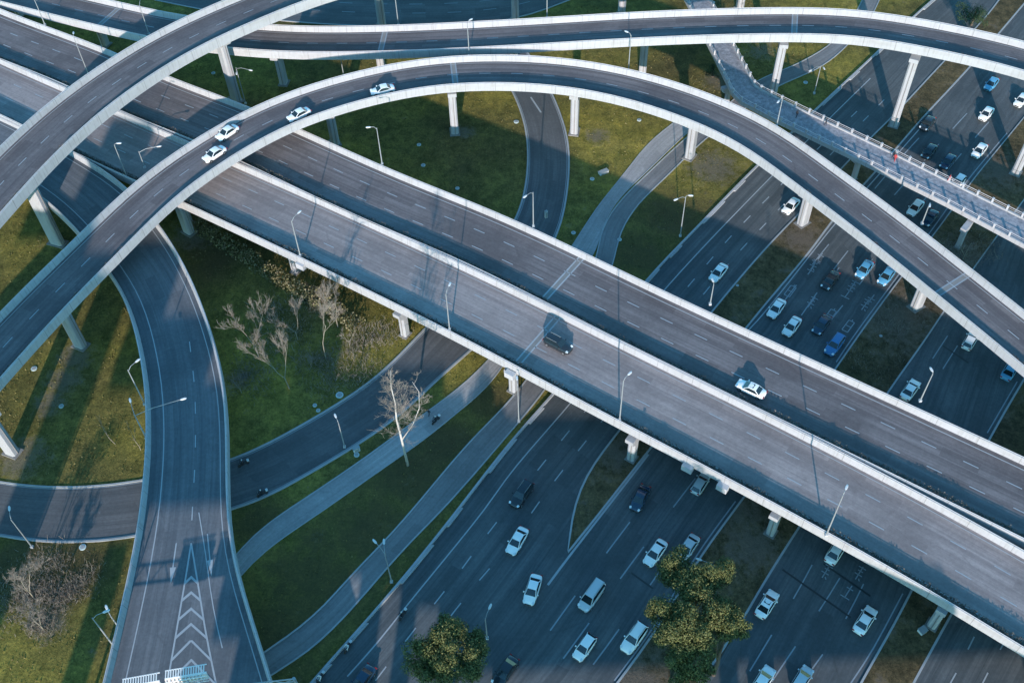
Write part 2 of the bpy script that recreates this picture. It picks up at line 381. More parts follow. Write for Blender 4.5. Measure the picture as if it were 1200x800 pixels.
def ground_way(name, way, mat, z=0.02, kerbs=(True, True), kw=.22, kh=.14, kmat=None):
    mb = MB(); way.sheet(mb, ('L', 0, z), ('R', 0, z)); o = mb.build(name, mat); tag(o, kind='structure')
    for ref, on in zip('LR', kerbs):
        if on:
            k = MB(); way.sweep(k, [(ref, 0, -.05), (ref, 0, kh), (ref, kw, kh), (ref, kw, -.05)] if True else [], 0)
            k.build('kerb', kmat or M['kerb'], o)
    return o
A_L = [(330, 842), (367, 797), (410, 750), (475, 675), (535, 600), (600, 516), (647, 464), (762, 324), (812, 272), (882, 200), (955, 130), (1025, 65), (1074, 17), (1094, 0)]
M1_L = [(665, 645), (667, 620), (675, 580), (690, 550), (722, 508), (840, 357), (900, 287), (934, 252), (1022, 159), (1040, 142), (1100, 78), (1159, 15), (1170, 0)]
M1_R = [(666, 648), (675, 638), (690, 619), (705, 600), (760, 530), (884, 374), (954, 290), (977, 258), (1050, 176), (1080, 141), (1132, 85), (1172, 39), (1200, 6)]
M2_L = [(690, 842), (722, 800), (766, 740), (822, 648), (865, 590), (985, 422), (1000, 400), (1055, 325), (1112, 250), (1137, 214), (1182, 159), (1200, 137)]
M2_R = [(790, 842), (822, 798), (862, 742), (900, 677), (935, 622), (1047, 452), (1084, 400), (1107, 365), (1145, 310), (1167, 280), (1215, 215)]
M3_L = [(985, 842), (1007, 800), (1047, 730), (1065, 695), (1162, 507), (1197, 447), (1230, 393)]
M3_R = [(1050, 842), (1072, 800), (1115, 722), (1190, 590), (1240, 505), (1280, 440)]
hw = Way.from_edges(A_L, M3_L, 0, 4, (60, 60), n=90)
highway = ground_way('highway', hw, M['asph_road'], 0.02, (False, False))
D_R = [(1250, 842), (1300, 760), (1400, 560), (1500, 420)]
dw = Way.from_edges(M3_R, D_R, 0, 4, (60, 60), n=60)
road_d = ground_way('slip_road', dw, M['asph_road'], 0.016, (False, False))
# raised medians between the carriageways
def island(name, l, r, ext, label):
    w_ = Way.from_edges(l, r, 0, 3, ext, n=90)
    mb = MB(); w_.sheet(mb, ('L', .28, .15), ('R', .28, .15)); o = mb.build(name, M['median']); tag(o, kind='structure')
    k = MB()
    for ref in 'LR': w_.sweep(k, [(ref, 0, 0), (ref, 0, .17), (ref, .3, .17), (ref, .3, 0)])
    k.build('kerb', M['kerb'], o); return w_
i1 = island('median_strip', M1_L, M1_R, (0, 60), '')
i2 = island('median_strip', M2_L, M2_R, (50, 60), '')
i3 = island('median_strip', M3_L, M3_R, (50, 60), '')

# local roads and paths
R2_L = [(-80, 550), (0, 564), (37, 569), (100, 570), (167, 562), (270, 539), (300, 526), (375, 485), (440, 442), (497, 385), (560, 320), (606, 252), (616, 212), (618, 180), (615, 150), (602, 112), (575, 70), (530, 30)]
R2_R = [(-80, 612), (0, 629), (50, 636), (100, 636), (165, 629), (270, 598), (300, 590), (350, 563), (407, 530), (470, 487), (517, 442), (590, 375), (654, 275), (667, 212), (668, 185), (666, 162), (650, 115), (625, 70), (590, 25)]
r2 = Way.from_edges(R2_L, R2_R, 0, 3, (40, 0), n=120)
local_road = ground_way('local_road', r2, M['asph_loc'], 0.024, (True, True), .35, .16, M['kerb'])
P1_L = [(250, 682), (300, 622), (332, 600), (420, 541), (500, 482), (537, 455), (570, 424), (620, 362), (672, 285), (700, 242), (730, 205), (762, 165), (785, 147), (830, 112)]
P1_R = [(262, 700), (300, 654), (377, 600), (455, 545), (505, 510), (540, 480), (572, 455), (592, 425), (645, 355), (699, 297), (704, 272), (722, 237), (758, 202), (801, 160), (842, 125)]
p1 = Way.from_edges(P1_L, P1_R, 0, 3, (0, 0), n=110)
KEEP = [p1]
ground_way('footpath', p1, M['path'], 0.028, (True, True), .18, .10)
P2_L = [(255, 805), (305, 765), (345, 740), (375, 715), (407, 677), (447, 637), (480, 600), (550, 517), (600, 466), (650, 395), (700, 300), (702, 275), (722, 240), (758, 204), (803, 162), (850, 125), (885, 95), (900, 88), (925, 80), (945, 69), (970, 55), (1000, 20), (1010, 0)]
P2_R = [(275, 820), (319, 790), (350, 773), (382, 747), (425, 700), (475, 642), (517, 600), (600, 505), (637, 460), (680, 395), (721, 305), (724, 282), (742, 247), (785, 204), (825, 165), (870, 130), (905, 105), (931, 93), (952, 85), (972, 73), (992, 55), (1022, 20), (1031, 0)]
p2 = Way.from_edges(P2_L, P2_R, 0, 3, (10, 40), n=120)
KEEP.append(p2)
ground_way('cycle_path', p2, M['path_grey'], 0.032, (True, True), .22, .14)
top = Way.from_edges([(60, -75), (300, -30), (480, -20), (600, -28), (700, -60)], [(60, -25), (300, 22), (480, 32), (600, 24), (700, -12)], 0, 4, (60, 60), n=60)
KEEP += [hw, dw, r2, top]
top_road = ground_way('boulevard', top, M['asph_loc'], 0.036, (True, True), .3, .15)
tm = MB(); top.dash(tm, 'C', 0, .18, .045, 3, 5); top.dash(tm, 'C', 3.6, .18, .045, 3, 5); top.dash(tm, 'C', -3.6, .18, .045, 3, 5); tm.build('lane_marking', M['mark_faint'], top_road)

# kerb wall along the left of the highway, with its step-outs
mb = MB(); hl = Way.from_edges(A_L, [(x+4, y) for x, y in A_L], 0, 4, (60, 60), n=90)
hl.sweep(mb, [('L', -.15, 0), ('L', -.15, .42), ('L', .25, .42), ('L', .25, 0)])
for i in range(2, len(hl.c)-1, 3):
    hl.sweep(mb, [('L', .25, 0), ('L', .25, .30), ('L', .62, .30), ('L', .62, 0)], 0, i, min(i+3, len(hl.c)) if i % 2 else i+2)
mb.build('kerb', M['conc'], highway)

# painted lines on the highway
mk = MB(); mf = MB(); Z = 0.03
line_px(mk, [(407, 792), (440, 755), (480, 705), (565, 600), (600, 552), (666, 475), (787, 330), (900, 211), (975, 136), (1020, 92)], Z, .2)
line_px(mk, [(440, 797), (472, 755), (506, 711), (539, 669), (570, 627), (629, 552), (687, 480), (822, 317), (862, 271), (930, 202), (1010, 125)], Z, .18, 0, 2.3, 4.2)
line_px(mk, [(494, 765), (526, 724), (557, 685), (591, 645), (647, 567), (700, 500), (860, 302), (900, 259), (960, 195), (1040, 113)], Z, .18, 0, 2.3, 4.2)
line_px(mk, [(642, 685), (662, 658), (707, 600), (760, 532)], Z, .32)
line_px(mk, [(862, 402), (889, 374), (954, 293), (978, 263), (1053, 179), (1083, 145)], Z, .2)
for (x0, y0, x1, y1) in [(665, 710, 1000, 284), (690, 730, 1040, 262)]: pass
for pts in ([(640, 745), (665, 710), (694, 670), (761, 581), (782, 553)], [(655, 778), (690, 730), (720, 687), (792, 590), (815, 560)], [(690, 785), (716, 750), (747, 706), (815, 610), (838, 578)]):
    line_px(mf, pts, Z, .2, 0, 6.2, 8.0, 1)
for pts in ([(907, 368), (960, 300), (1062, 178), (1090, 148)], [(933, 378), (985, 305), (1085, 186), (1145, 120)], [(960, 392), (1016, 322), (1110, 200), (1170, 130)]):
    line_px(mf, pts, Z, .2, 0, 6.2, 6.0, 2)
line_px(mf, [(720, 797), (764, 737), (820, 645), (862, 587)], Z, .2)
line_px(mf, [(980, 424), (996, 400), (1050, 326), (1090, 272), (1135, 210), (1180, 156)], Z, .2)
for pts in ([(870, 800), (935, 692), (957, 652), (983, 610)], [(895, 812), (962, 712), (984, 677), (1010, 630)], [(925, 820), (985, 735), (1018, 672)]):
    line_px(mf, pts, Z, .18, 0, 6.2, 6.4, 2)
for pts in ([(1093, 420), (1110, 394), (1130, 365)], [(1105, 432), (1122, 405), (1140, 375)]): line_px(mf, pts, Z, .18, 0, 6, 5)
line_px(mf, [(997, 800), (1020, 765), (1058, 695)], Z, .18)
line_px(mf, [(1157, 507), (1192, 447)], Z, .18)
line_px(mk, [(1112, 803), (1121, 787), (1142, 745), (1155, 720)], Z, .18, 0, 2.2, 4)
line_px(mk, [(1150, 803), (1169, 766), (1190, 730)], Z, .18, 0, 2.2, 4)
mk.build('lane_marking', M['mark'], highway); mf.build('worn_lane_marking', M['mark_faint'], highway)
# lettering painted on the lanes (characters read from above as barred strokes)
def glyph(mb, px, py, kind, dirpx=(-23, 31), sc=1.0):
    p = W(px, py, Z+.004); q = W(px+dirpx[0], py+dirpx[1], Z+.004); f = unit(q-p); r = np.array([f[1], -f[0], 0])
    for (a0, b0, a1, b1) in GL[kind]:
        P0 = p+f*a0*sc+r*b0*sc; P1 = p+f*a1*sc+r*b1*sc; t_ = unit(P1-P0); n_ = np.array([t_[1], -t_[0], 0])*.085
        mb.quad(P0-n_, P0+n_, P1+n_, P1-n_)
GL = {'earth': [(-1.9, 0, 1.9, 0), (-.9, -.8, -.9, .8), (1.7, -1.1, 1.7, 1.1)], 'plus': [(-1.6, 0, 1.6, 0), (0, -.9, 0, .9)],
      'lane': [(-1.8, -.7, 1.8, -.7), (-1.8, .7, 1.8, .7), (-1.8, -.7, -1.8, .7), (0, -.7, 0, .7), (1.8, -.7, 1.8, .7), (-2.4, 0, -1.8, 0)],
      'truck': [(-1.6, -.9, -1.6, .9), (-.6, -.6, -.6, .6), (.5, -.9, .5, .9), (-2.0, 0, 2.0, 0), (1.4, -.5, 1.9, -.9)]}
gm = MB()
for x, y, k in [(960, 302, 'earth'), (954, 310, 'truck'), (950, 317, 'plus'), (926, 341, 'lane'), (951, 354, 'truck'), (999, 335, 'truck'), (994, 343, 'earth'), (1021, 350, 'plus'), (1014, 357, 'truck'), (973, 369, 'lane'), (994, 382, 'lane'), (1019, 308, 'plus'), (980, 318, 'plus')]:
    glyph(gm, x, y, k, sc=.72)
for x, y, k in [(968, 669, 'truck'), (974, 659, 'plus'), (994, 693, 'earth'), (1007, 671, 'truck')]: glyph(gm, x, y, k, (-22, 35), .6)
for x, y, k in [(1093, 734, 'lane'), (1097, 728, 'plus')]: glyph(gm, x, y, k, (-20, 38), .6)
gm.build('road_lettering', M['mark_faint'], highway)
# tar joints across the carriageway
tj = MB()
for a0, b0 in [((740, 671), (765, 689)), ((917, 667), (997, 723)), ((965, 660), (1020, 698)), ((1105, 405), (1135, 425))]: line_px(tj, [a0, b0], Z+.003, .28)
tj.build('tar_joint', plain('tar', (.02, .026, .03), .6), highway)
# arrow/edge marks on the local road
lm = MB(); r2.dash(lm, 'L', .55, .14, .034); r2.dash(lm, 'R', .55, .14, .034)
lm.build('lane_marking', M['mark_faint'], local_road)
la = MB(); line_px(la, [(622, 114), (630, 122), (634, 132)], .036, .35); la.build('arrow_marking', M['mark'], local_road)

# ------------------------------------------------------------------ bridges
def leaf_strip(mb, way, ref, o0, o1, z0, h, dens, size, s0=0, s1=1e9, mi=0):
    tot = way.s[-1]; n = int(dens*(min(tot, s1)-s0))
    for _ in range(n):
        q = random.uniform(s0, min(tot, s1)); off = random.uniform(o0, o1)
        clump = .5+.5*math.sin(q*.9+math.sin(q*.31)*3)*math.sin(q*.23+1)
        p = np.array([np.interp(q, way.s, way.at(ref, off, 0)[:, k]) for k in range(3)]) if False else None
        i = int(np.interp(q, way.s, np.arange(len(way.s)))); i = min(i, len(way.s)-2); fr = (q-way.s[i])/(way.s[i+1]-way.s[i])
        base = (way.L if ref == 'L' else way.R); u = way.u[i]*(1 if ref == 'L' else -1)
        p = base[i]*(1-fr)+base[i+1]*fr+u*off; p = p+np.array([0, 0, z0+random.random()*h*(.45+.75*clump)])
        a1 = unit(rng.normal(size=3)); a2 = unit(np.cross(a1, rng.normal(size=3))); sz = size*random.uniform(.5, 1.2)
        mb.tri(p-a1*sz*.5, p+a1*sz*.5, p+a2*sz, mi)

def pier(parent, way, bpx, wc=1.7, dc=1.5, capw=4.6, zsoff=-1.9, lateral=None, base=None, skew=None):
    B = np.array(base if base is not None else W(*bpx, 0)); i = way.near(B); u = way.u[i]; ztop = way.c[i][2]+zsoff
    mb = MB(); zt = ztop-1.5
    # rounded-corner column
    t_ = np.array([-u[1], u[0], 0]); n0 = len(mb.v); ring = [(-.5, -.32), (-.36, -.5), (.36, -.5), (.5, -.32), (.5, .32), (.36, .5), (-.36, .5), (-.5, .32)]
    lv = [(0, 1.0), (zt, 1.0), (ztop, 1.0)]
    for z, sc in lv:
        for a0, b0 in ring: p = B+u*a0*wc*sc+t_*b0*dc*sc; mb.v.append((p[0], p[1], z))
    for k in range(2):
        for j in range(8): mb.poly((n0+k*8+j, n0+k*8+(j+1) % 8, n0+(k+1)*8+(j+1) % 8, n0+(k+1)*8+j))
    mb.poly([n0+16+j for j in range(8)])
    o = mb.build('pier', M['conc'], parent)
    if capw:
        cb = MB(); c0 = len(cb.v); P_ = np.array([B[0], B[1], 0])
        prof = [(-wc*.52, zt-.2), (wc*.52, zt-.2), (capw/2, ztop-.75), (capw/2, ztop+.02), (-capw/2, ztop+.02), (-capw/2, ztop-.75)]
        for sd_ in (-1, 1):
            for a0, z in prof: p = P_+u*a0+t_*sd_*dc*.55; cb.v.append((p[0], p[1], z))
        m_ = len(prof)
        for k in range(m_): cb.poly((c0+k, c0+(k+1) % m_, c0+m_+(k+1) % m_, c0+m_+k))
        cb.poly([c0+k for k in range(m_)][::-1]); cb.poly([c0+m_+k for k in range(m_)])
        cb.build('pier_cap', M['conc'], o)
    dp = MB(); q = B+u*(wc*.5+.06)+t_*.1; dp.tube([(q[0], q[1], .1), (q[0], q[1], ztop-.8)], .07, 6); dp.build('rainwater_pipe', M['dark_conc'], o)
    fb = MB(); fb.box((B[0], B[1], .12), (wc*1.35, dc*1.35, .2), u); fb.build('footing', M['dark_conc'], o)
    return o

def bridge(name, way, label, cat, group, piers, mat, par_h=1.2, depth=1.5, marks=None, capw=4.6, pwc=1.7, gird=(.30, .24), joints=(), plantL=False, plantR=False, pw=.42, fascia=.45):
    o = empty(name, (0, 0, 0)); tag(o, label, cat, group)
    mb = MB(); way.sweep(mb, [('L', .1, -.03), ('R', .1, -.03), ('R', .1, -fascia), ('L', .1, -fascia)]); mb.build('deck_slab', M['conc'], o)
    mb = MB(); way.sheet(mb, ('L', pw-.02, 0), ('R', pw-.02, 0)); rs = mb.build('road_surface', mat, o)
    for ref in 'LR':
        mb = MB(); way.sweep(mb, [(ref, 0, -fascia-.04), (ref, 0, par_h-.08), (ref, .06, par_h), (ref, .30, par_h), (ref, .34, par_h-.08), (ref, pw, .25), (ref, pw+.05, -.02), (ref, .12, -.02), (ref, .12, -fascia-.04)])
        mb.build('parapet', M['par'], o)
        # thin coping rail on posts
        mb = MB(); rl = way.at(ref, .17, par_h+.12)
        mb.tube(rl, .045, 5)
        for i in range(0, len(rl), 1): mb.tube([rl[i]-np.array([0, 0, .14]), rl[i]], .035, 4)
        mb.build('hand_rail', M['rail'], o)
    gw = float(np.median(way.w))
    mb = MB(); way.sweep(mb, [('C', -gw*gird[0], -fascia-.003), ('C', gw*gird[0], -fascia-.003), ('C', gw*gird[1], -fascia-depth), ('C', -gw*gird[1], -fascia-depth)]); mb.build('box_girder', M['conc'], o)
    for pr in piers: pier(o, way, pr, wc=pwc, zsoff=-fascia-depth, capw=capw)
    if marks:
        mb = MB()
        for mkk in marks: way.dash(mb, *mkk)
        mb.build('lane_marking', M['mark'], rs)
    for q in joints:
        i = int(np.clip(way.near(W(*q, way.c[0][2])), 1, len(way.c)-2))
        jb = MB()
        for dd in (-.45, .45):
            f = unit(way.c[i+1]-way.c[i-1])*dd; a0 = way.at('L', pw+.06, .012)[i]+f; b0 = way.at('R', pw+.06, .012)[i]+f; tt = unit(f)*.13
            jb.quad(a0-tt, b0-tt, b0+tt, a0+tt)
        jb.build('expansion_joint', M['mark_faint'] if way.w[0] < 11 else M['mark'], rs)
        jb = MB(); f = unit(way.c[i+1]-way.c[i-1]); a0 = way.at('L', pw+.06, .009)[i]; b0 = way.at('R', pw+.06, .009)[i]
        jb.quad(a0-f*.34, b0-f*.34, b0+f*.34, a0+f*.34); jb.build('joint_strip', M['dark_conc'], rs)
    for ref, on in (('L', plantL), ('R', plantR)):
        if on:
            mb = MB(); way.sweep(mb, [(ref, pw+.06, -.01), (ref, pw+.06, .30), (ref, pw+on, .30), (ref, pw+on, -.01)]); pl = mb.build('planter', M['dark_conc'], o)
            mb = MB(); leaf_strip(mb, way, ref, pw+.05, pw+on, .3, .75, 120, .20); s_ = mb.build('planting', M['planter'], pl); tag(s_, kind='stuff')
    return o

# main deck, far carriageway (U) and near carriageway (L)
ZD = 8.0
Mo = [(-60, -15), (0, 11), (135, 62), (192, 88), (295, 127), (460, 200), (600, 257), (775, 340), (900, 398), (1050, 467), (1200, 536), (1300, 583)]
Mm = [(-60, 40), (0, 69), (75, 102), (190, 153), (300, 200), (450, 267), (600, 337), (722, 398), (900, 486), (1010, 542), (1120, 600), (1200, 645), (1300, 702)]
U = Way.from_outer(Mo, [ZD]*len(Mo), 13.0, 3, (50, 50))
Lw = Way.from_outer(Mm, [ZD]*len(Mm), 13.2, 3, (50, 50))
bU = bridge('highway_viaduct', U, 'straight viaduct carrying one white saloon, the farther of the two parallel straight decks', 'viaduct', 'pair of straight highway viaducts', [], M['asph_viaduct'],
            marks=[('L', 1.25, .16, .012), ('L', 4.4, .16, .012, 2.2, 3.9, 1), ('L', 8.0, .16, .012, 2.2, 3.9, 3), ('R', 1.5, .14, .012)], joints=[(690, 300)], plantR=.95, gird=(.36, .32), depth=1.1)
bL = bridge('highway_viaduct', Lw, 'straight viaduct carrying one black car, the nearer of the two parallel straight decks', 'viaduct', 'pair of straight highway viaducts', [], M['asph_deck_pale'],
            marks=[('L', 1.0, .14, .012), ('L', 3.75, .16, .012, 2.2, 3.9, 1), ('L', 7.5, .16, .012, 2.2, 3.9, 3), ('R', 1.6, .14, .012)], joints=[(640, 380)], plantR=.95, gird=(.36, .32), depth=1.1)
for bp in [(222, 262), (347, 318), (475, 392), (602, 457), (740, 537), (903, 624), (1092, 732)]:
    B = W(*bp); i = Lw.near(B); u = Lw.u[i]
    pier(bL, Lw, None, 1.3, 1.2, 3.0, -1.55, base=B); pier(bL, Lw, None, 1.3, 1.2, 3.0, -1.55, base=B-u*7.5)
    pier(bU, U, None, 1.3, 1.2, 3.0, -1.55, base=B-u*16); pier(bU, U, None, 1.3, 1.2, 3.0, -1.55, base=B-u*23)
# drain boxes below the deck edge
for (x, y) in [(352, 312), (597, 440), (805, 549), (846, 572)]:
    mb = MB(); p = W(x, y, ZD-.6); i = Lw.near(p); mb.box(p-Lw.u[i]*.2, (1.6, .9, 1.1), (-Lw.u[i][1], Lw.u[i][0], 0)); mb.build('drain_box', M['par0'], bL)

L2o = [(-60, 430), (0, 366), (85, 283), (175, 200), (300, 124), (400, 89), (500, 69), (600, 65), (700, 74), (800, 99), (900, 141), (985, 200), (1050, 247), (1150, 325), (1200, 364), (1260, 412)]
L2z = [13, 13, 13.1, 13.1, 13.2, 13.2, 13, 12.7, 12.2, 11.5, 10.9, 10.3, 9.8, 9.1, 8.8, 8.4]
L2 = Way.from_outer(L2o, L2z, 8.95, 3, (25, 40))
b2 = bridge('curved_ramp', L2, 'curved elevated ramp in the middle carrying four white cars, arching over the straight viaducts', 'ramp bridge', 'curved elevated ramps',
            [(15, 530), (95, 405), (222, 272), (393, 168), (533, 155), (673, 155), (808, 184), (940, 262), (1073, 360)], M['asph_deck'],
            marks=[('C', -.3, .15, .012, 2.2, 3.9, 1), ('L', .95, .12, .012), ('R', .95, .12, .012)], joints=[(530, 90), (1073, 340)], plantR=.30, pwc=1.95)
L1o = [(-70, 245), (0, 172), (75, 107), (175, 42), (265, 0), (382, -42), (520, -68), (700, -82), (900, -85)]
L1z = [18.5, 18.5, 18.5, 18.2, 18, 17.5, 17, 17, 17]
L1 = Way.from_outer(L1o, L1z, 10.4, 3, (25, 60))
b1 = bridge('curved_ramp', L1, 'empty curved ramp crossing the upper left corner above everything else on the tallest piers', 'ramp bridge', 'curved elevated ramps',
            [(68, 285), (277, 117), (448, 32), (604, 26), (728, 20), (866, 14)], M['asph_deck'],
            marks=[('C', -.3, .15, .012, 2.2, 3.9, 2), ('L', .95, .12, .012), ('R', .95, .12, .012)], plantR=.30, depth=1.9, fascia=.75, pwc=2.6, capw=5.6)
L3o = [(-120, -60), (0, -30), (130, 1), (215, 19), (332, 31), (450, 31), (600, 24), (750, 15), (900, 10), (1000, 12), (1100, 27), (1200, 49), (1300, 80)]
L3z = [8.2, 8.4, 8.8, 9.2, 10, 11, 12.5, 14.3, 16.3, 17.8, 19, 19.7, 20]
L3 = Way.from_outer(L3o, L3z, 9.0, 3, (40, 40))
b3 = bridge('curved_ramp', L3, 'empty ramp along the top, passing under the upper left ramp and over the far highway', 'ramp bridge', 'curved elevated ramps',
            [(24, 18), (124, 53), (333, 98), (447, 80), (603, 88), (752, 92), (904, 117), (1047, 147), (1190, 203)], M['asph_deck'],
            marks=[('C', -.3, .15, .012, 2.2, 3.9, 2), ('L', .95, .12, .012), ('R', .95, .12, .012)], joints=[(130, 20), (450, 45), (917, 30)], plantR=.25)

# ground-joining ramp at the left
W_R = [(-20, 128), (40, 157), (82, 178), (105, 193), (140, 214), (180, 256), (200, 283), (225, 328), (240, 363), (252, 400), (262, 437), (267, 475), (269, 525), (269, 600), (277, 662), (300, 735), (320, 800), (335, 850)]
W_L = [(-60, 178), (20, 215), (57, 241), (84, 266), (122, 314), (145, 347), (162, 400), (171, 450), (174, 500), (167, 600), (151, 687), (140, 732), (125, 800), (112, 850)]
zw = list(np.linspace(8.4, 7.0, len(W_L)))
WW = Way.from_edges(W_L, W_R, zw, 3, (30, 20), 5, n=75); WW = Way(WW.R, WW.L)   # travel downwards in view: left edge first
WW = Way(WW.R.copy(), WW.L.copy())
bW = bridge('slip_ramp', WW, 'wide low ramp running down the left side with chevron markings, crossing over the local road', 'ramp bridge', None, [], M['asph_ramp'],
            marks=[('L', 2.4, .16, .012), ('R', 1.3, .14, .012)], plantL=.0, plantR=.0, gird=(.30, .25), depth=1.0, pw=.5)
for bp in [(150, 300), (205, 380), (222, 470), (222, 560), (214, 700)]:
    p = W(*bp, 7.2); pier(bW, WW, None, 2.2, 1.4, 5.0, -1.45, base=(p[0], p[1], 0))
# markings of the ramp
zr = lambda p: float(WW.c[WW.near(W(*p, 7.4))][2])+.014
def wl(mb, pts, wd, **k):
    c = [W(*p, zr(p)) for p in pts]; c = spline(c, 2.0) if len(c) > 2 else resample(np.array(c), 2.0)
    w_ = Way(c, c+side(c)*.001); w_.u = side(c); w_.dash(mb, 'L', 0, wd, 0, k.get('on'), k.get('gap'), k.get('phase', 0))
rsW = [c for c in bW.children if c.name.startswith('road_surface')][0]
mb = MB()
wl(mb, [(222, 400), (228, 455), (229, 520), (227, 570), (225, 605), (224, 632)], .15, on=2.2, gap=3.9)
wl(mb, [(224, 636), (217, 680), (210, 720), (200, 778), (194, 810)], .22)
wl(mb, [(224, 636), (233, 690), (241, 740), (252, 795), (256, 815)], .22)
wl(mb, [(233, 600), (241, 650), (250, 712), (262, 765), (267, 785)], .14)
for yb, t_ in [(674, 680), (692, 700), (711, 722), (729, 743), (748, 768), (771, 796), (790, 815)]:
    # chevron: apex up the ramp, feet on the two gore lines
    def gx(y, Ls): return float(np.interp(y, [p[1] for p in Ls], [p[0] for p in Ls]))
    gl = [(224, 636), (217, 680), (210, 720), (200, 778), (194, 810)]; gr = [(224, 636), (233, 690), (241, 740), (252, 795), (256, 815)]
    ay = yb; fy = yb+(t_-yb)*1.15; ax_ = (gx(ay, gl)+gx(ay, gr))/2
    for gg in (gl, gr):
        p0 = W(ax_, ay, zr((ax_, ay))+.003); p1 = W(gx(fy, gg), fy, zr((gx(fy, gg), fy))+.003); p1[2] = p0[2]
        d_ = W(ax_, ay+3.6, p0[2])-p0
        mb.quad(p0, p1, p1+d_, p0+d_)
for (x0, y0, x1, y1) in [(207, 633, 200, 684), (243, 625, 248, 675)]:
    z_ = zr((x0, y0)); p0 = W(x0, y0, z_); p1 = W(x1, y1, z_); f = unit(p1-p0); r = np.array([f[1], -f[0], 0]); ln = np.linalg.norm(p1-p0); pm = p0+f*ln*.62
    mb.quad(p0-r*.09, p0+r*.09, pm+r*.09, pm-r*.09); mb.tri(pm-r*.42, pm+r*.42, p1)
mb.build('lane_marking', M['mark'], rsW)

# footbridge
FL = [(789, -30), (803, 0), (831, 55), (858, 110), (868, 120), (900, 137), (1020, 195), (1110, 240), (1200, 288), (1290, 336)]
FR = [(818, -30), (832, 0), (860, 55), (884, 100), (892, 106), (916, 118), (1050, 182), (1128, 221), (1215, 264), (1305, 310)]
def lin(pts, z, n): return resample(np.array([W(*p, z) for p in pts]), n=n)
# resample by matching segment parameters so that both edges bend together
def pair(FL, FR, z, per):
    A = []; B = []
    for i in range(len(FL)-1):
        a0, a1 = W(*FL[i], z), W(*FL[i+1], z); b0, b1 = W(*FR[i], z), W(*FR[i+1], z); k = max(1, int(round(np.linalg.norm(((a1+b1)-(a0+b0))/2)/per)))
        for j in range(k): A.append(a0+(a1-a0)*j/k); B.append(b0+(b1-b0)*j/k)
    A.append(W(*FL[-1], z)); B.append(W(*FR[-1], z)); return Way(np.array(A), np.array(B))
ZF = 6.6; FB = pair(FL, FR, ZF, 2.8)
fb = empty('footbridge'); tag(fb, 'narrow paved footbridge with white railing posts, bending above the far highway', 'footbridge')
mb = MB(); FB.sweep(mb, [('L', 0, -.03), ('R', 0, -.03), ('R', 0, -.5), ('R', .9, -.95), ('L', .9, -.95), ('L', 0, -.5)]); mb.build('deck_slab', M['conc'], fb)
mb = MB(); FB.sheet(mb, ('L', .3, 0), ('R', .3, 0)); mb.build('walkway', M['pavers'], fb)
for ref in 'LR':
    mb = MB(); FB.sweep(mb, [(ref, -.05, -.52), (ref, -.05, .32), (ref, .30, .32), (ref, .30, -.02), (ref, .0, -.02), (ref, .0, -.52)]); mb.build('side_kerb', M['par'], fb)
    mb = MB(); rl = FB.at(ref, .12, 1.12); mb.tube(rl, .05, 5); rl2 = FB.at(ref, .12, .75); mb.tube(rl2, .03, 4); mb.build('hand_rail', M['rail'], fb)
    base = FB.at(ref, .12, .32)
    for p in base:
        i = FB.near(p); pb = MB(); pb.box((p[0], p[1], p[2]+.43), (.32, .30, .86), FB.u[i]); pb.box((p[0], p[1], p[2]+.90), (.40, .38, .08), FB.u[i]); pb.build('railing_post', M['par0'], fb)
for bp in [(1122, 290), (850, 128), (1000, 210)]:
    pier(fb, FB, bp, .9, .9, 3.2, -.9)
# staircase landing beyond the far ramp
mb = MB(); p = W(808, 12, 3.0)
for k in range(14): mb.box((p[0]-4+k*.6, p[1]+6, ZF-.4-k*.45), (.62, 3.0, .2), (1, 0, 0))
mb.build('stair', M['conc'], fb)

# ------------------------------------------------------------------ street lamps
def lamp(b, zb, h, heads, label, rad=.09, grp='street lamps around the interchange', drop=0.25):
    B = W(*b, zb); o = empty('street_lamp', B); tag(o, label, 'street lamp', grp)
    T = np.array([0, 0, h]); mb = MB(); mb.tube([(0, 0, 0), (0, 0, h*.5), T], [rad*1.25, rad, rad*.7], 8)
    mb.build('pole', M['metal'], o)
    mb = MB(); mb.box((0, 0, .2), (.4, .4, .4)); mb.build('base_plinth', M['par0'], o)
    for hp in heads:
        q = W(*hp, zb+h+.3)-B; am = MB(); am.tube([T-np.array([0, 0, .3]), T*.6+q*.4+np.array([0, 0, .12]), q], [.05, .045, .04], 6)
        ao = am.build('arm', M['metal'], o)
        d_ = unit([q[0], q[1], 0.0001]); hb = MB(); c = q+d_*.35
        n0 = len(hb.v)
        for s_, wd, th in ((-.4, .07, .05), (-.2, .16, .08), (.2, .17, .09), (.4, .09, .04)):
            r = np.array([-d_[1], d_[0], 0])
            for (i, j) in ((-1, -.6), (1, -.6), (.7, 1), (-.7, 1)): hb.v.append(tuple(c+d_*s_*1.1+r*i*wd+np.array([0, 0, j*th])))
        for k in range(3):
            for j in range(4): hb.poly((n0+k*4+j, n0+k*4+(j+1) % 4, n0+(k+1)*4+(j+1) % 4, n0+(k+1)*4+j))
        hb.poly([n0+3, n0+2, n0+1, n0]); hb.poly([n0+12, n0+13, n0+14, n0+15])
        ho = hb.build('lamp_head', M['lampw'], o)
    return o
DE = ZD+1.0
lamp((352, 300), ZD+.9, 8.2, [(349, 250)], 'slim street lamp on the near viaduct parapet beside the bare trees')
lamp((527, 387), ZD+.9, 8.6, [(526, 335)], 'slim street lamp on the near viaduct parapet, just left of the expansion joint')
lamp((726, 493), ZD+.9, 9.8, [(736, 439)], 'slim street lamp on the near viaduct parapet above the green median tip')
lamp((968, 627), ZD+.9, 10.3, [(991, 573)], 'slim street lamp on the near viaduct parapet toward the lower right')
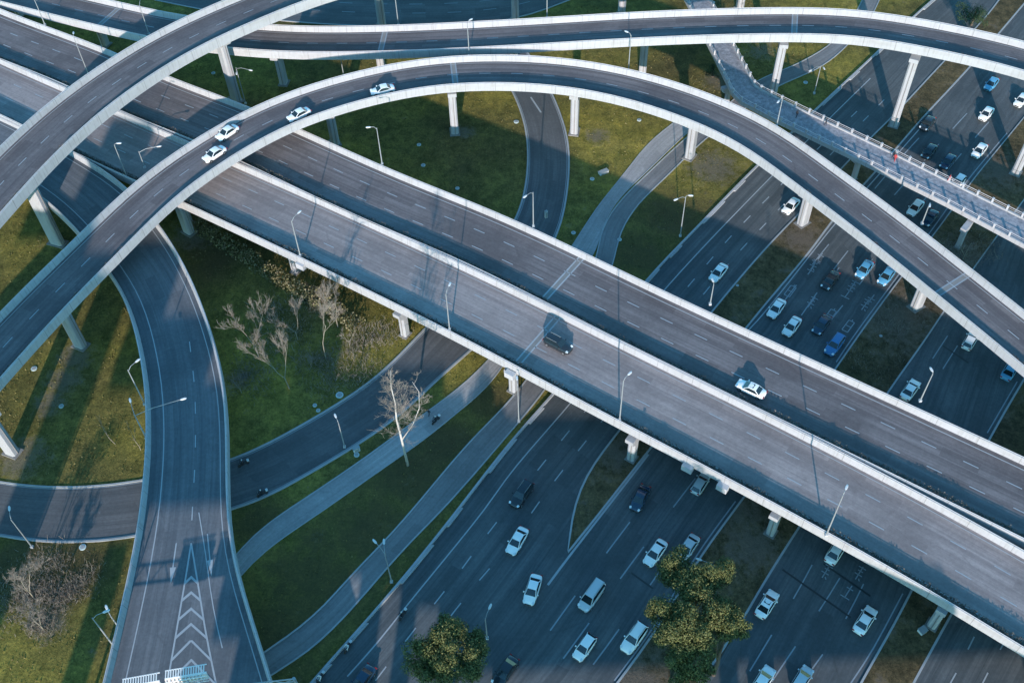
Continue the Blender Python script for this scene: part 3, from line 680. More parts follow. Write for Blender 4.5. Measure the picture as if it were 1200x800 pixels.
lamp((1078, 470), ZD+.9, 6.6, [(1093, 435)], 'street lamp on the far viaduct parapet beside the white car half hidden by the deck')
lamp((832, 357), ZD+.9, 4.8, [(836, 330)], 'short street lamp on the far viaduct parapet just below the white car')
lamp((625, 266), ZD+.9, 8.0, [(617, 229)], 'street lamp on the far viaduct parapet where the local road goes under')
lamp((448, 193), ZD+.9, 8.4, [(434, 149)], 'street lamp with one arm at the edge of the green lawn behind the far viaduct')
lamp((797, 277), 0, 9.7, [(794, 233), (807, 229)], 'twin headed street lamp on dark grass left of the highway')
lamp((404, 524), 0, 6.6, [(394, 489)], 'short street lamp beside the shaded local road, left of the tall bare poplar')
lamp((608, 494), 0, 9.0, [(606, 445)], 'street lamp under the near viaduct edge beside the cycle path')
lamp((38, 641), 0, 8.0, [(11, 598)], 'street lamp on the outer kerb of the local road in the lower left corner')
lamp((136, 760), 6.6, 9.3, [(121, 717)], 'street lamp with green tinged pole leaning out from the wide ramp, lower left')
lamp((141, 737), 6.6, 4.0, [(126, 714)], 'short street lamp just behind another at the lower left edge of the wide ramp')
lamp((170, 474), 7.3, 8.6, [(159, 424)], 'upper lamp of the pair fixed to the left parapet of the wide ramp')
lamp((172, 514), 7.3, 6.2, [(212, 468), (153, 471)], 'lower lamp on the wide ramp edge, with a long arm reaching over the lanes', rad=.11)
lamp((150, 210), ZD, 8.0, [(137, 168)], 'street lamp between the two curved ramps at the left, its white head leaning left')
lamp((170, 197), ZD, 4.0, [(184, 172)], 'lamp head showing just over the middle ramp parapet near the two leading white cars')
lamp((104, 88), ZD+.9, 8.6, [(86, 40)], 'street lamp rising behind the upper left ramp over the far viaduct')
lamp((53, 30), ZD+.9, 7.0, [(42, -2)], 'street lamp on the far viaduct parapet in the upper left corner')
lamp((175, 41), 9.5, 7.0, [(165, -2)], 'street lamp in front of the top ramp, rising behind the upper left ramp')
lamp((288, 122), 0, 9.0, [(277, 85), (292, 82)], 'twin headed street lamp on dark lawn beside the tall white pier')
lamp((403, 90), 0, 6.0, [(402, 68)], 'thin lamp pole between the top ramp and the middle ramp over brownish grass')
lamp((736, 88), 10.0, 9.0, [(736, 38)], 'street lamp rising behind the middle ramp in front of the top ramp, centre')
lamp((550, 66), 12.0, 7.5, [(550, 24)], 'tall thin street lamp between the middle ramp and the top ramp, left of centre')
lamp((641, 22), 12.0, 8.0, [(642, -20)], 'lamp pole beyond the top ramp beside the shaded boulevard end')
lamp((467, 30), 10.0, 8.0, [(463, -10)], 'lamp pole beyond the top ramp in front of the blue shaded boulevard')
lamp((910, 148), 10.9, 6.5, [(913, 118)], 'street lamp on the middle ramp edge in front of the footbridge')
lamp((954, 110), 0, 7.0, [(951, 82), (965, 79)], 'twin headed street lamp on grass inside the curved path at the upper right')
lamp((1080, 263), 9.6, 5.0, [(1090, 239)], 'street lamp on the middle ramp between two cars and the footbridge')
lamp((459, 682), 0, 8.6, [(441, 636), (450, 637)], 'thin street lamp with a small double head over the cycle path edge')
lamp((832, 690), 0, 6.8, [(822, 656), (849, 671)], 'street lamp with a wide double arm standing among the olive tree crowns')
lamp((571, 748), 0, 6.4, [(573, 713)], 'street lamp with a round glowing white head beside the lower tree')

# ------------------------------------------------------------------ gantry signs over the ramp
def gantry():
    z0 = 7.0; c = W(190, 812, z0+6.4); o = empty('sign_gantry', (c[0], c[1], z0-.0)); tag(o, 'overhead sign gantry seen from behind, with two ribbed panels above the chevrons', 'sign gantry')
    L_ = W(128, 812, z0)-np.array([c[0], c[1], z0]); R_ = W(318, 790, z0)-np.array([c[0], c[1], z0]); ax = unit([R_[0]-L_[0], R_[1]-L_[1], 0])
    e0 = -ax*14.5; e1 = ax*15.5
    mb = MB()
    for dy, dz in ((0, 5.4), (0, 6.2)):
        mb.tube([e0+np.array([0, dy, dz]), e1+np.array([0, dy, dz])], .09, 8)
    n = 24
    for k in range(n):
        p = e0+(e1-e0)*k/n; q = e0+(e1-e0)*(k+1)/n
        mb.tube([p+np.array([0, 0, 5.4 if k % 2 else 6.2]), q+np.array([0, 0, 6.2 if k % 2 else 5.4])], .05, 5)
    mb.build('truss', M['metal'], o)
    for e_ in (e0, e1):
        mb = MB(); mb.tube([e_+np.array([0, 0, -7]), e_+np.array([0, 0, 6.3])], .22, 10); mb.build('post', M['metal'], o)
    for x0, x1 in ((143, 187), (193, 242)):
        a0 = W(x0, 806 if x0 < 150 else 796, z0+6.4)-np.array([c[0], c[1], z0]); b0 = W(x1, 798 if x0 < 150 else 788, z0+6.4)-np.array([c[0], c[1], z0])
        t_ = unit(b0-a0); ln = np.linalg.norm(b0-a0); m_ = (a0+b0)/2; nrm = np.array([-t_[1], t_[0], 0])
        mb = MB(); mb.box((m_[0], m_[1], 5.65), (ln, .12, 1.5), t_)
        pn = mb.build('sign_panel', M['signback'], o)
        mb = MB()
        for k in range(int(ln/.45)):
            p = a0+t_*(k*.45+.2); mb.box((p[0]-nrm[0]*.2, p[1]-nrm[1]*.2, 5.65), (.07, .28, 1.5), t_)
        for zz in (4.95, 5.6, 6.3): mb.box((m_[0]-nrm[0]*.36, m_[1]-nrm[1]*.36, zz), (ln, .08, .12), t_)
        mb.build('stiffener', M['signback'], pn)
        mb = MB(); mb.box((m_[0]+nrm[0]*.12, m_[1]+nrm[1]*.12, 6.42), (ln, .12, .07), t_); mb.box((m_[0]+nrm[0]*1.1, m_[1]+nrm[1]*1.1, 6.42), (ln, .12, .07), t_)
        for k in range(int(ln/.3)): p = a0+t_*(k*.3+.1)+nrm*.6; mb.box((p[0], p[1], 6.44), (.13, 1.0, .05), t_)
        mb.build('service_walkway', M['signback'], pn)
gantry()

# ------------------------------------------------------------------ vehicles
def car_proto(kind, pm, sunroof=False):
    """car pointing along +x, centred, wheels on z=0"""
    L_, Wd, Ht = dict(saloon=(4.7, 1.82, 1.46), suv=(4.8, 1.92, 1.72), van=(4.9, 1.92, 1.92), hatch=(4.1, 1.74, 1.5))[kind]
    o = empty('car')
    hood = dict(saloon=.92, suv=1.10, van=1.12, hatch=.98)[kind]; belt = hood+.03; g0 = .20
    # body shell: cross sections along the length
    hl = L_/2
    secs = [(-hl, .50, .44, belt-.30), (-hl+.04, .66, .36, belt-.20), (-hl+.13, .80, .30, belt-.10), (-hl+.30, .90, .26, belt-.03), (-hl+.60, .96, .23, belt), (-hl+1.1, 1.0, g0, belt+.02), (0, 1.0, g0, belt), (hl-1.45, 1.0, g0, belt-.03), (hl-.85, .97, g0+.02, hood-.09), (hl-.45, .90, .26, hood-.17), (hl-.20, .80, .29, hood-.25), (hl-.06, .66, .34, hood-.34), (hl, .50, .40, hood-.42)]
    mb = MB(); n = 0; m_ = 10
    for x, ws, z0, z1 in secs:
        hw_ = Wd/2*ws; zm = z0+(z1-z0)*.55
        for (yy, zz) in ((-hw_*.9, z0), (-hw_, z0+.12), (-hw_, zm), (-hw_*.94, z1-.07), (-hw_*.82, z1), (hw_*.82, z1), (hw_*.94, z1-.07), (hw_, zm), (hw_, z0+.12), (hw_*.9, z0)): mb.v.append((x, yy, zz))
    for i in range(len(secs)-1):
        for k in range(m_): k2 = (k+1) % m_; mb.poly((i*m_+k, (i+1)*m_+k, (i+1)*m_+k2, i*m_+k2))
    mb.poly(list(range(m_))); mb.poly([(len(secs)-1)*m_+k for k in range(m_)][::-1])
    body = mb.build('body', pm, o, smooth=True)
    # cabin
    if kind == 'saloon': xs = (-hl+.75, -hl+1.45, hl-2.05, hl-1.2)
    elif kind == 'hatch': xs = (-hl+.12, -hl+.60, hl-1.85, hl-1.05)
    elif kind == 'suv': xs = (-hl+.10, -hl+.50, hl-2.1, hl-1.35)
    else: xs = (-hl+.06, -hl+.25, hl-1.75, hl-.95)
    yb, yt = Wd/2*.90, Wd/2*.70
    zt = Ht-.05
    mb = MB()
    pts = [(xs[0], -yb, belt-.03), (xs[0], yb, belt-.03), (xs[3], yb, belt-.08), (xs[3], -yb, belt-.08), (xs[1], -yt, zt), (xs[1], yt, zt), (xs[2], yt, zt), (xs[2], -yt, zt)]
    mb.v += pts
    for q in ((0, 3, 7, 4), (2, 1, 5, 6), (1, 0, 4, 5), (3, 2, 6, 7), (4, 7, 6, 5)): mb.poly(q)
    mb.build('pillars', pm, o)
    A = [np.array(p) for p in pts]
    def pane(name, a0, b0, c0, d0, out, ix=.06, iz=.09):
        c_ = (a0+b0+c0+d0)/4; g_ = MB(); q = []
        for p in (a0, b0, c0, d0): q.append(p+(c_-p)*np.array([ix*1.6, ix*1.6, iz*1.4])+np.array(out)*.012)
        g_.quad(*q); return g_.build(name, M['glass'], o)
    pane('windscreen', A[3], A[2], A[6], A[7], (1, 0, 1)); pane('rear_window', A[1], A[0], A[4], A[5], (-1, 0, 1))
    pane('side_window', A[0], A[3], A[7], A[4], (0, -1.2, .3)); pane('side_window', A[2], A[1], A[5], A[6], (0, 1.2, .3))
    # roof skin, slightly crowned
    mb = MB(); nx, ny = 6, 4
    for i in range(nx+1):
        for j in range(ny+1):
            x = xs[1]-.05+(xs[2]-xs[1]+.10)*i/nx; y = -yt*1.02+2.04*yt*j/ny; u_ = 2*i/nx-1; v_ = 2*j/ny-1
            mb.v.append((x, y, zt+.012+.05*(1-u_*u_)*(1-.3*v_*v_)+.02*(1-v_*v_)))
    for i in range(nx):
        for j in range(ny): a0 = i*(ny+1)+j; mb.poly((a0, a0+ny+1, a0+ny+2, a0+1))
    ro = mb.build('roof', pm, o, smooth=True)
    if kind in ('hatch',): pass
    elif kind in ('suv', 'van'):
        mb = MB()
        for s_ in (-1, 1): mb.tube([(xs[1]+.1, s_*yt*.92, zt+.10), (xs[2]-.2, s_*yt*.92, zt+.10)], .03, 5)
        mb.build('roof_rail', M['metal'], ro)
    elif sunroof:
        mb = MB(); z_ = zt+.085; mb.quad((xs[2]-.75, -.42, z_), (xs[2]-.15, -.42, z_-.035), (xs[2]-.15, .42, z_-.035), (xs[2]-.75, .42, z_)); mb.build('sunroof', M['glass'], ro)
    for sx in (-1, 1):
        for sy in (-1, 1):
            x = sx*(hl-.88); wb = MB(); wb.tube([(x, sy*(Wd/2-.24), .33), (x, sy*(Wd/2+.01), .33)], .33, 16); wh = wb.build('wheel', M['tyre'], o)
            wb = MB(); wb.tube([(x, sy*(Wd/2-.02), .33), (x, sy*(Wd/2+.02), .33)], .20, 10); wb.build('rim', M['rim'], wh)
    for sy in (-1, 1):
        hb = MB(); hb.box((hl-.32, sy*Wd*.36, hood-.22), (.36, .30, .10), (1, -sy*.35, -.35)); hb.build('headlight', M['hl'], o)
        hb = MB(); hb.box((-hl+.05, sy*Wd*.35, belt-.16), (.12, .36, .14)); hb.build('tail_light', M['tl'], o)
        hb = MB(); hb.box((xs[3]-.32, sy*(Wd/2+.09), belt+.06), (.16, .20, .13)); hb.build('wing_mirror', pm, o)
    gb = MB(); gb.box((hl-.02, 0, .55), (.06, .9, .16)); gb.build('grille', M['black'], o)
    return o
_protos = {}
def car(px, py, zs, d, kind, colr, label, grp):
    sun_ = 'sunroof' in label or 'fourth' in label or 'its shadow beside' in label; key = (kind, colr, sun_)
    if key not in _protos: _protos[key] = car_proto(kind, PAINT[colr], sun_); o = _protos[key]
    else: o = copy_tree(_protos[key])
    p = W(px, py, zs+.7); q = W(px+d[0], py+d[1], zs+.7); o.location = (p[0], p[1], zs+.012)
    o.rotation_euler = (0, 0, math.atan2(q[1]-p[1], q[0]-p[0]))
    tag(o, label, 'car', grp); return o
g2 = 'cars on the middle curved ramp'; gh = 'cars on the highway below'
def zat(way, px, py, z0):
    return float(way.c[way.near(W(px, py, z0))][2])
for (x, y, d, lb) in [(251, 180, (-20, 13), 'leading white saloon of four on the middle curved ramp, farthest down the curve'),
                      (266, 155, (-20, 13), 'second white saloon on the middle curved ramp, in the far lane beside the leading one'),
                      (350, 134, (-22, 11), 'third white saloon on the middle curved ramp, alone between the pair and the last one'),
                      (448, 105, (-22, 5), 'last of the four white saloons on the middle curved ramp, near its crest')]:
    car(x, y, zat(L2, x, y, 13), d, 'saloon', 'white', lb, g2)
car(654, 403, ZD, (20, 10.5), 'suv', 'black', 'black multi purpose car alone on the near straight viaduct', 'cars on the straight viaducts')
car(880, 455, ZD, (-20, -9.5), 'saloon', 'white', 'white saloon alone on the far straight viaduct with its shadow beside it', 'cars on the straight viaducts')
dn = (-31, 44); up_ = (22, -35); mu = (-23, 31); tu = (-17, 21)
Gz = .15 if False else .0
CARS = [
 (842, 319, (-22, 27), 'saloon', 'white', 'white saloon in the left carriageway just beyond the far viaduct, above a short lamp'),
 (927, 241, (-18, 20), 'saloon', 'white', 'white saloon coming out beside the pier of the middle ramp'),
 (611, 579, dn, 'suv', 'black', 'dark car under the near viaduct in the left carriageway, above a white saloon'),
 (606, 633, (-26, 44), 'saloon', 'white', 'white saloon in the left carriageway below a dark car'),
 (624, 690, (-14, 44), 'saloon', 'white', 'white saloon turned slightly downward at the tip of the green median'),
 (592, 786, dn, 'saloon', 'black', 'dark saloon at the bottom edge right of the lower tree'),
 (424, 797, dn, 'saloon', 'navy', 'dark blue car cut by the bottom edge at the left of the highway'),
 (750, 583, (-22, 44), 'saloon', 'navy', 'dark navy saloon near the wide pier beyond the green median tip'),
 (768, 647, dn, 'saloon', 'white', 'white saloon left of the olive trees in the second carriageway'),
 (806, 641, dn, 'saloon', 'silver', 'pale car half hidden behind the top of the olive tree crown'),
 (693, 698, dn, 'van', 'silver', 'silver estate van with roof rails among the white cars'),
 (685, 758, dn, 'hatch', 'white', 'small white hatchback lowest in the second carriageway'),
 (743, 747, dn, 'suv', 'white', 'white multi purpose car next to the median with olive trees'),
 (910, 361, mu, 'saloon', 'white', 'white saloon in the leftmost lane beyond the far viaduct, behind lane lettering'),
 (928, 382, mu, 'saloon', 'white', 'white saloon partly cut off by the far viaduct parapet, beside a dark car'),
 (963, 380, mu, 'saloon', 'navy', 'dark car third from the left in the queue beyond the far viaduct'),
 (973, 328, mu, 'saloon', 'black', 'black saloon alone ahead of the lettering under the middle ramp'),
 (1013, 315, mu, 'saloon', 'light_blue', 'pale blue saloon just below the middle ramp'),
 (1039, 323, mu, 'saloon', 'light_blue', 'pale blue saloon in the outer lane just below the middle ramp, beside another'),
 (978, 404, mu, 'suv', 'blue', 'bright blue car at the far viaduct parapet'),
 (1156, 133, tu, 'saloon', 'white', 'white saloon in sunshine right of the tallest slanting pier'),
 (1148, 176, tu, 'saloon', 'white', 'white saloon in the outer lane just beyond the footbridge'),
 (1087, 144, tu, 'saloon', 'black', 'black saloon beside the median near the tallest slanting pier'),
 (1089, 177, tu, 'saloon', 'black', 'black saloon just beyond the footbridge, left of another dark one'),
 (1111, 189, tu, 'saloon', 'navy', 'dark navy saloon just beyond the footbridge, between a black and a white one'),
 (1162, 98, tu, 'saloon', 'light_blue', 'blue car just appearing below the top ramp at the right'),
 (1197, 117, tu, 'saloon', 'white', 'white saloon cut by the right edge of the view near the top'),
 (1073, 243, tu, 'saloon', 'white', 'white car between the middle ramp and the footbridge'),
 (1090, 255, tu, 'saloon', 'navy', 'dark blue car partly hidden behind the middle ramp, beside a white one'),
 (1123, 213, tu, 'hatch', 'white', 'pale car peeping over the far railing of the footbridge'),
 (821, 566, up_, 'hatch', 'silver', 'small pale car just emerging below the near viaduct over the second carriageway'),
 (899, 707, up_, 'saloon', 'white', 'white saloon with a dark sunroof right of the olive trees'),
 (894, 797, up_, 'saloon', 'white', 'white saloon cut by the bottom edge right of the olive trees'),
 (940, 795, up_, 'hatch', 'silver', 'silver car cut by the bottom edge in the third carriageway'),
 (980, 645, up_, 'saloon', 'white', 'white car half hidden below the near viaduct at the right lamp'),
 (1014, 726, up_, 'saloon', 'white', 'white saloon alone in the right lanes at the lower right'),
 (1067, 456, (37, -52), 'saloon', 'white', 'white car at the far viaduct parapet beside a street lamp at the right'),
 (1137, 399, (30, -50), 'hatch', 'white', 'white car just below the middle ramp at the far right'),
 (1184, 433, (30, -50), 'saloon', 'light_blue', 'pale blue car just below the middle ramp at the right edge'),
]
for c_ in CARS: car(c_[0], c_[1], .022, c_[2], c_[3], c_[4], c_[5], gh)
#car(87, 193, zat(WW, 87, 193, 8), (20, 14), 'hatch', 'black', 'dark car on the wide ramp between the two curved ramps', 'cars on the wide ramp')

# ------------------------------------------------------------------ people and scooters
def person(px, py, z, h, top, label, yaw=0.0, scale=1.0, riding=False, parent=None):
    p = W(px, py, z); me = bpy.data.meshes.new('person')
    st = -1 if riding else 0
    if not riding:
        V = [(0, 0, .93), (0, 0, 1.15), (.02, 0, 1.38), (.02, 0, 1.50), (.03, 0, 1.60), (.04, 0, 1.70), (0, .10, .90), (.16, .11, .50), (.10, .11, .08), (.22, .11, .04), (0, -.10, .90), (-.10, -.11, .50), (-.22, -.11, .10), (-.10, -.11, .04),
             (.02, .20, 1.40), (-.06, .26, 1.13), (.04, .27, .90), (.02, -.20, 1.40), (.08, -.26, 1.13), (.22, -.25, .93)]
    else:
        V = [(-.15, 0, .80), (-.10, 0, 1.0), (.0, 0, 1.22), (.03, 0, 1.34), (.05, 0, 1.44), (.07, 0, 1.54), (-.1, .12, .78), (.30, .16, .72), (.25, .15, .34), (.38, .15, .30), (-.1, -.12, .78), (.30, -.16, .72), (.25, -.15, .34), (.38, -.15, .30),
             (.0, .20, 1.24), (.22, .27, 1.05), (.48, .24, 1.02), (.0, -.20, 1.24), (.22, -.27, 1.05), (.48, -.24, 1.02)]
    E_ = [(0, 1), (1, 2), (2, 3), (3, 4), (4, 5), (0, 6), (6, 7), (7, 8), (8, 9), (0, 10), (10, 11), (11, 12), (12, 13), (2, 14), (14, 15), (15, 16), (2, 17), (17, 18), (18, 19)]
    Rr = [.15, .14, .16, .06, .10, .09, .10, .075, .05, .045, .10, .075, .05, .045, .075, .05, .04, .075, .05, .04]
    me.from_pydata(V, E_, []); o = bpy.data.objects.new('person', me); COL.objects.link(o)
    me.materials.append(top)
    sk = o.modifiers.new('skin', 'SKIN'); ss = o.modifiers.new('sub', 'SUBSURF'); ss.levels = 1; ss.render_levels = 1
    for v_, r_ in zip(me.skin_vertices[0].data, Rr): v_.radius = (r_, r_)
    me.skin_vertices[0].data[0].use_root = True
    o.location = tuple(p); o.rotation_euler = (0, 0, yaw)
    hm = MB(); hz = V[5][2]
    hm.tube([(V[5][0], 0, hz-.10), (V[5][0], 0, hz+.0), (V[5][0], 0, hz+.08), (V[5][0], 0, hz+.13)], [.09, .12, .10, .03], 8)
    hm.build('helmet' if riding else 'hair', M['lampw'] if riding else M['black'], o, smooth=True)
    tag(o, label, 'person', 'people on paths, scooters and the footbridge'); return o
def scooter(px, py, z, d, label, plabel, top):
    p = W(px, py, z); q = W(px+d[0], py+d[1], z); yaw = math.atan2(q[1]-p[1], q[0]-p[0]); o = empty('scooter', p, yaw)
    tag(o, label, 'scooter', 'motor scooters on the roads')
    mb = MB(); mb.box((-.35, 0, .58), (.85, .32, .34), taper=.8); mb.box((.18, 0, .32), (.55, .34, .10)); mb.tube([(.42, 0, .35), (.58, 0, .95)], .09, 8); mb.box((.55, 0, .80), (.12, .34, .45), (1, 0, .3)); mb.build('body', M['cloth_dark'], o)
    mb = MB(); mb.box((-.35, 0, .79), (.70, .28, .09)); mb.build('seat', M['black'], o)
    mb = MB(); mb.tube([(.50, -.34, 1.02), (.56, 0, .98), (.50, .34, 1.02)], .025, 6); mb.build('handlebar', M['metal'], o)
    for x in (-.62, .66): mb = MB(); mb.tube([(x, -.06, .25), (x, .06, .25)], .25, 14); mb.build('wheel', M['tyre'], o)
    mb = MB(); mb.box((-.78, 0, .92), (.34, .34, .28)); mb.build('top_box', M['cloth_white'], o)
    person(px, py, z, 1.7, top, plabel, yaw, riding=True); return o
scooter(472, 722, .05, dn, 'dark scooter riding on the solid edge line left of the lower tree', 'dark clothed rider on the scooter at the solid edge line', M['cloth_dark'])
scooter(286, 545, .05, (-20, 8), 'dark scooter in the shaded local road beside the wide ramp', 'dark clothed rider on the scooter beside the wide ramp', M['cloth_dark'])
scooter(308, 580, .05, (-20, 9), 'scooter at the lower kerb of the shaded local road', 'dark clothed rider at the lower kerb of the shaded local road', M['cloth_dark'])
scooter(408, 760, .05, dn, 'pale scooter at the left kerb of the highway near the bottom', 'pale clothed rider at the left kerb of the highway near the bottom', M['cloth_white'])
scooter(376, 796, .05, dn, 'scooter at the highway kerb closest to the bottom edge', 'pale clothed rider closest to the bottom edge at the kerb', M['cloth_white'])
scooter(511, 494, .05, (-20, 18), 'dark scooter on the pale footpath right of the tall poplar', 'rider in dark clothes on the pale footpath, the right one of two', M['cloth_dark'])
person(503, 487, .05, 1.7, M['cloth_dark'], 'walker in dark clothes on the pale footpath, the left one of two', .8)
for x, y, m_, lb in [(933, 138, M['cloth_dark'], 'dark figure walking on the footbridge, nearest its bend'), (967, 147, M['cloth_dark'], 'dark figure at the far railing of the footbridge above the left carriageway'),
                     (1046, 186, M['cloth_dark'], 'dark figure mid footbridge above the first median'), (1048, 189, M['cloth_red'], 'figure in dull red mid footbridge above the first median'), (1111, 213, M['cloth_red'], 'figure in bright red at the far railing of the footbridge')]:
    person(x, y, ZF, 1.7, m_, lb, random.random()*6)

# ------------------------------------------------------------------ trees
def rot_dir(d, amt):
    return unit(d+rng.normal(size=3)*amt)
def bare_tree(base, h, label, mat, name='bare_tree', spread=.5, lean=(0, 0), fork=1, twigs=True, r0=.16, zb=0, depth=4, seed=1, fork_at=.35, cat='tree', grp='leafless trees on the grass'):
    global rng
    rng = np.random.default_rng(seed); random.seed(seed)
    B = W(*base, zb); o = empty(name, B); tag(o, label, cat, grp)
    tr = MB(); tw = MB(); lean = np.array([lean[0], lean[1], 0.])
    def grow(p, d, ln, r, lev, mbx):
        n = 4; pts = [p]; dd = d
        for k in range(n): dd = unit(dd+rng.normal(size=3)*.10+np.array([0, 0, .05])); pts.append(pts[-1]+dd*ln/n)
        rr = np.linspace(r, r*.5, n+1); mbx.tube(pts, rr, 6 if lev == 0 else 4, cap=False)
        if lev >= depth: return
        kids = 3+(lev > 0)+(lev > 1)*2
        for k in range(kids):
            f = random.uniform(fork_at if lev == 0 else .25, 1.0); i = min(n-1, int(f*n)); q = pts[i]+(pts[i+1]-pts[i])*(f*n-i)
            nd_ = unit(dd+rng.normal(size=3)*spread*.8+np.array([0, 0, .4]))
            grow(q, nd_, ln*random.uniform(.42, .68), max(.016, r*random.uniform(.30, .42)), lev+1, tw if lev >= 1 else tr)
    d0 = unit(np.array([0, 0, 1.])+lean)
    if fork == 1: grow(np.zeros(3), d0, h*.62, r0, 0, tr)
    else:
        q = d0*h*.22; tr.tube([(0, 0, 0), q], [r0, r0*.85], 7, cap=False)
        for k in range(fork):
            a_ = 2*math.pi*k/fork+.6; grow(q, unit(np.array([math.cos(a_)*.45, math.sin(a_)*.45, 1.])+lean), h*.52, r0*.65, 0, tr)
    tr.build('trunk', mat, o, smooth=True)
    if tw.v: tw.build('branches', M['twig'], o)
    return o
def poplar():
    global rng
    rng = np.random.default_rng(5); random.seed(5)
    B = W(478, 545); o = empty('bare_poplar', B); tag(o, 'tall slender leafless tree with white bark standing across the pale footpath', 'tree', 'leafless trees on the grass')
    h = 23.5; mb = MB(); mb.tube([(0, 0, 0), (-.25, .1, 7), (-.45, .1, 12), (-.2, 0, 16), (-.35, 0, 20), (0, .1, h)], [.22, .18, .14, .10, .06, .02], 8); t_ = mb.build('trunk', M['bark_white'], o, smooth=True)
    mb = MB(); mb.tube([(-.1, 0, 7), (1.6, .4, 10), (3.0, .5, 14), (3.3, .4, 18), (2.6, .3, 20.5)], [.12, .09, .07, .045, .02], 6); mb.build('fork', M['bark_white'], o, smooth=True)
    tw = MB()
    def tw_(p, d, ln, r, lev):
        n = 4; pts = [p]; dd = d
        for k in range(n): dd = unit(dd+rng.normal(size=3)*.2+np.array([0, 0, .12])); pts.append(pts[-1]+dd*ln/n)
        tw.tube(pts, np.linspace(r, .010, n+1), 3, cap=False)
        if lev < 2:
            for k in range(4): i = random.randint(1, 3); tw_(pts[i], rot_dir(dd, .6), ln*.5, r*.6, lev+1)
    for k in range(60):
        z = random.uniform(8.5, 22.5); a_ = random.uniform(0, 6.28); tw_(np.array([-.1, 0, z]), unit([math.cos(a_), math.sin(a_), .5]), (24.5-z)*.20+.8, .03, 0)
    for k in range(22):
        z = random.uniform(10, 20); a_ = random.uniform(0, 6.28); x = np.interp(z, [10, 14, 18, 20.5], [1.6, 3.0, 3.3, 2.6]); tw_(np.array([x, .4, z]), unit([math.cos(a_), math.sin(a_), .5]), 1.7, .035, 0)
    tw.build('branches', M['twig'], o)
poplar()
bare_tree((339, 455), 12, 'leafless tree with a pale forked trunk on the lawn, lowest of its cluster', M['bark'], fork=2, seed=11, lean=(-.1, .05), depth=4, r0=.10)
bare_tree((303, 418), 12, 'wide leafless tree at the left of the lawn cluster, branching low', M['bark'], fork=3, seed=12, spread=.5, depth=4, r0=.10)
bare_tree((382, 420), 15, 'leafless tree with a long curving bare trunk below the near viaduct', M['bark'], seed=13, lean=(-.12, .1), fork_at=.6, depth=4, r0=.09)
bare_tree((349, 398), 9, 'short leafless tree between the wide one and the curving one', M['bark'], fork=2, seed=14, depth=4, r0=.09)
bare_tree((396, 383), 9, 'leafless tree right at the near viaduct edge, rightmost of its cluster', M['bark'], fork=3, seed=15, depth=4, r0=.09)
bare_tree((283, 460), 4.0, 'tangled pinkish leafless shrub against the wide ramp', M['bark'], 'bare_shrub', .8, fork=3, seed=16, r0=.07, depth=3, cat='shrub', grp='leafless shrubs')
bare_tree((365, 430), 3.0, 'low greyish leafless shrub in the middle of the lawn', M['bark'], 'bare_shrub', .8, fork=3, seed=17, r0=.06, depth=3, cat='shrub', grp='leafless shrubs')
bare_tree((52, 738), 6.5, 'sprawling leafless shrub on brown ground in the lower left corner', M['bark'], 'bare_shrub', .9, fork=3, seed=18, r0=.10, depth=4, cat='shrub', grp='leafless shrubs')
bare_tree((40, 700), 8.0, 'greyish leafless shrub just below the local road in the lower left', M['bark'], 'bare_shrub', .9, fork=3, seed=19, r0=.11, depth=4, cat='shrub', grp='leafless shrubs')
bare_tree((1128, 305), 5.0, 'fan shaped leafless shrub by the footbridge pier', M['bark'], 'bare_shrub', .9, fork=3, seed=20, r0=.08, depth=3, cat='shrub', grp='leafless shrubs')
bare_tree((410, 405), 3.5, 'brown leafless shrub near the near viaduct, right of the trees', M['bark'], 'bare_shrub', .9, fork=3, seed=21, r0=.06, depth=3, cat='shrub', grp='leafless shrubs')
bare_tree((135, 520), 6.0, 'thin leafless sapling on the sunny grass left of the ramp lamps', M['bark'], 'bare_sapling', .3, fork=1, seed=22, r0=.06, depth=2)
bare_tree((165, 527), 6.5, 'thin leafless sapling close to the left parapet of the wide ramp', M['bark'], 'bare_sapling', .3, fork=1, seed=23, r0=.06, depth=2)

def leafy(base, label, blobs, hgt, mat, seed, leaf=.27, dens=800, cat='tree', name='leafy_tree', grp='leafy trees beside the highway', zb=0, bark='bark_dark'):
    """blobs: (px,py,z,r) clump positions given where they stand in space"""
    g_ = np.random.default_rng(seed); B = W(*base, zb); o = empty(name, B); tag(o, label, cat, grp)
    tr = MB(); tr.tube([(0, 0, -.1), (.1, 0, hgt*.3), (0, .1, hgt*.6), (.1, 0, hgt*.9)], [.32, .26, .18, .08], 8)
    lv = MB()
    for (x, y, z, r) in blobs:
        c = W(x, y, zb+z)-B; st = np.array([0, 0, hgt*.35]); tr.tube([st, st*.4+c*.6+np.array([0, 0, .3]), c], [.14, .09, .03], 5)
        n = int(dens*r*r)
        subs = [(c+unit(g_.normal(size=3))*r*g_.uniform(.3, .85)*np.array([1, 1, .7]), r*g_.uniform(.30, .52)) for _ in range(14)]
        for k in range(n):
            sc_, sr = subs[g_.integers(len(subs))]; d_ = unit(g_.normal(size=3)); p = sc_+d_*sr*g_.uniform(.55, 1.05)
            nrm = unit(d_+g_.normal(size=3)*.55); a1 = unit(np.cross(nrm, g_.normal(size=3))); a2 = np.cross(nrm, a1); s_ = leaf*g_.uniform(.55, 1.15)
            lv.quad(p-a1*s_*.5, p-a2*s_*.32, p+a1*s_*.5, p+a2*s_*.32)
    tr.build('trunk', M[bark], o, smooth=True); lv.build('crown', mat, o); return o
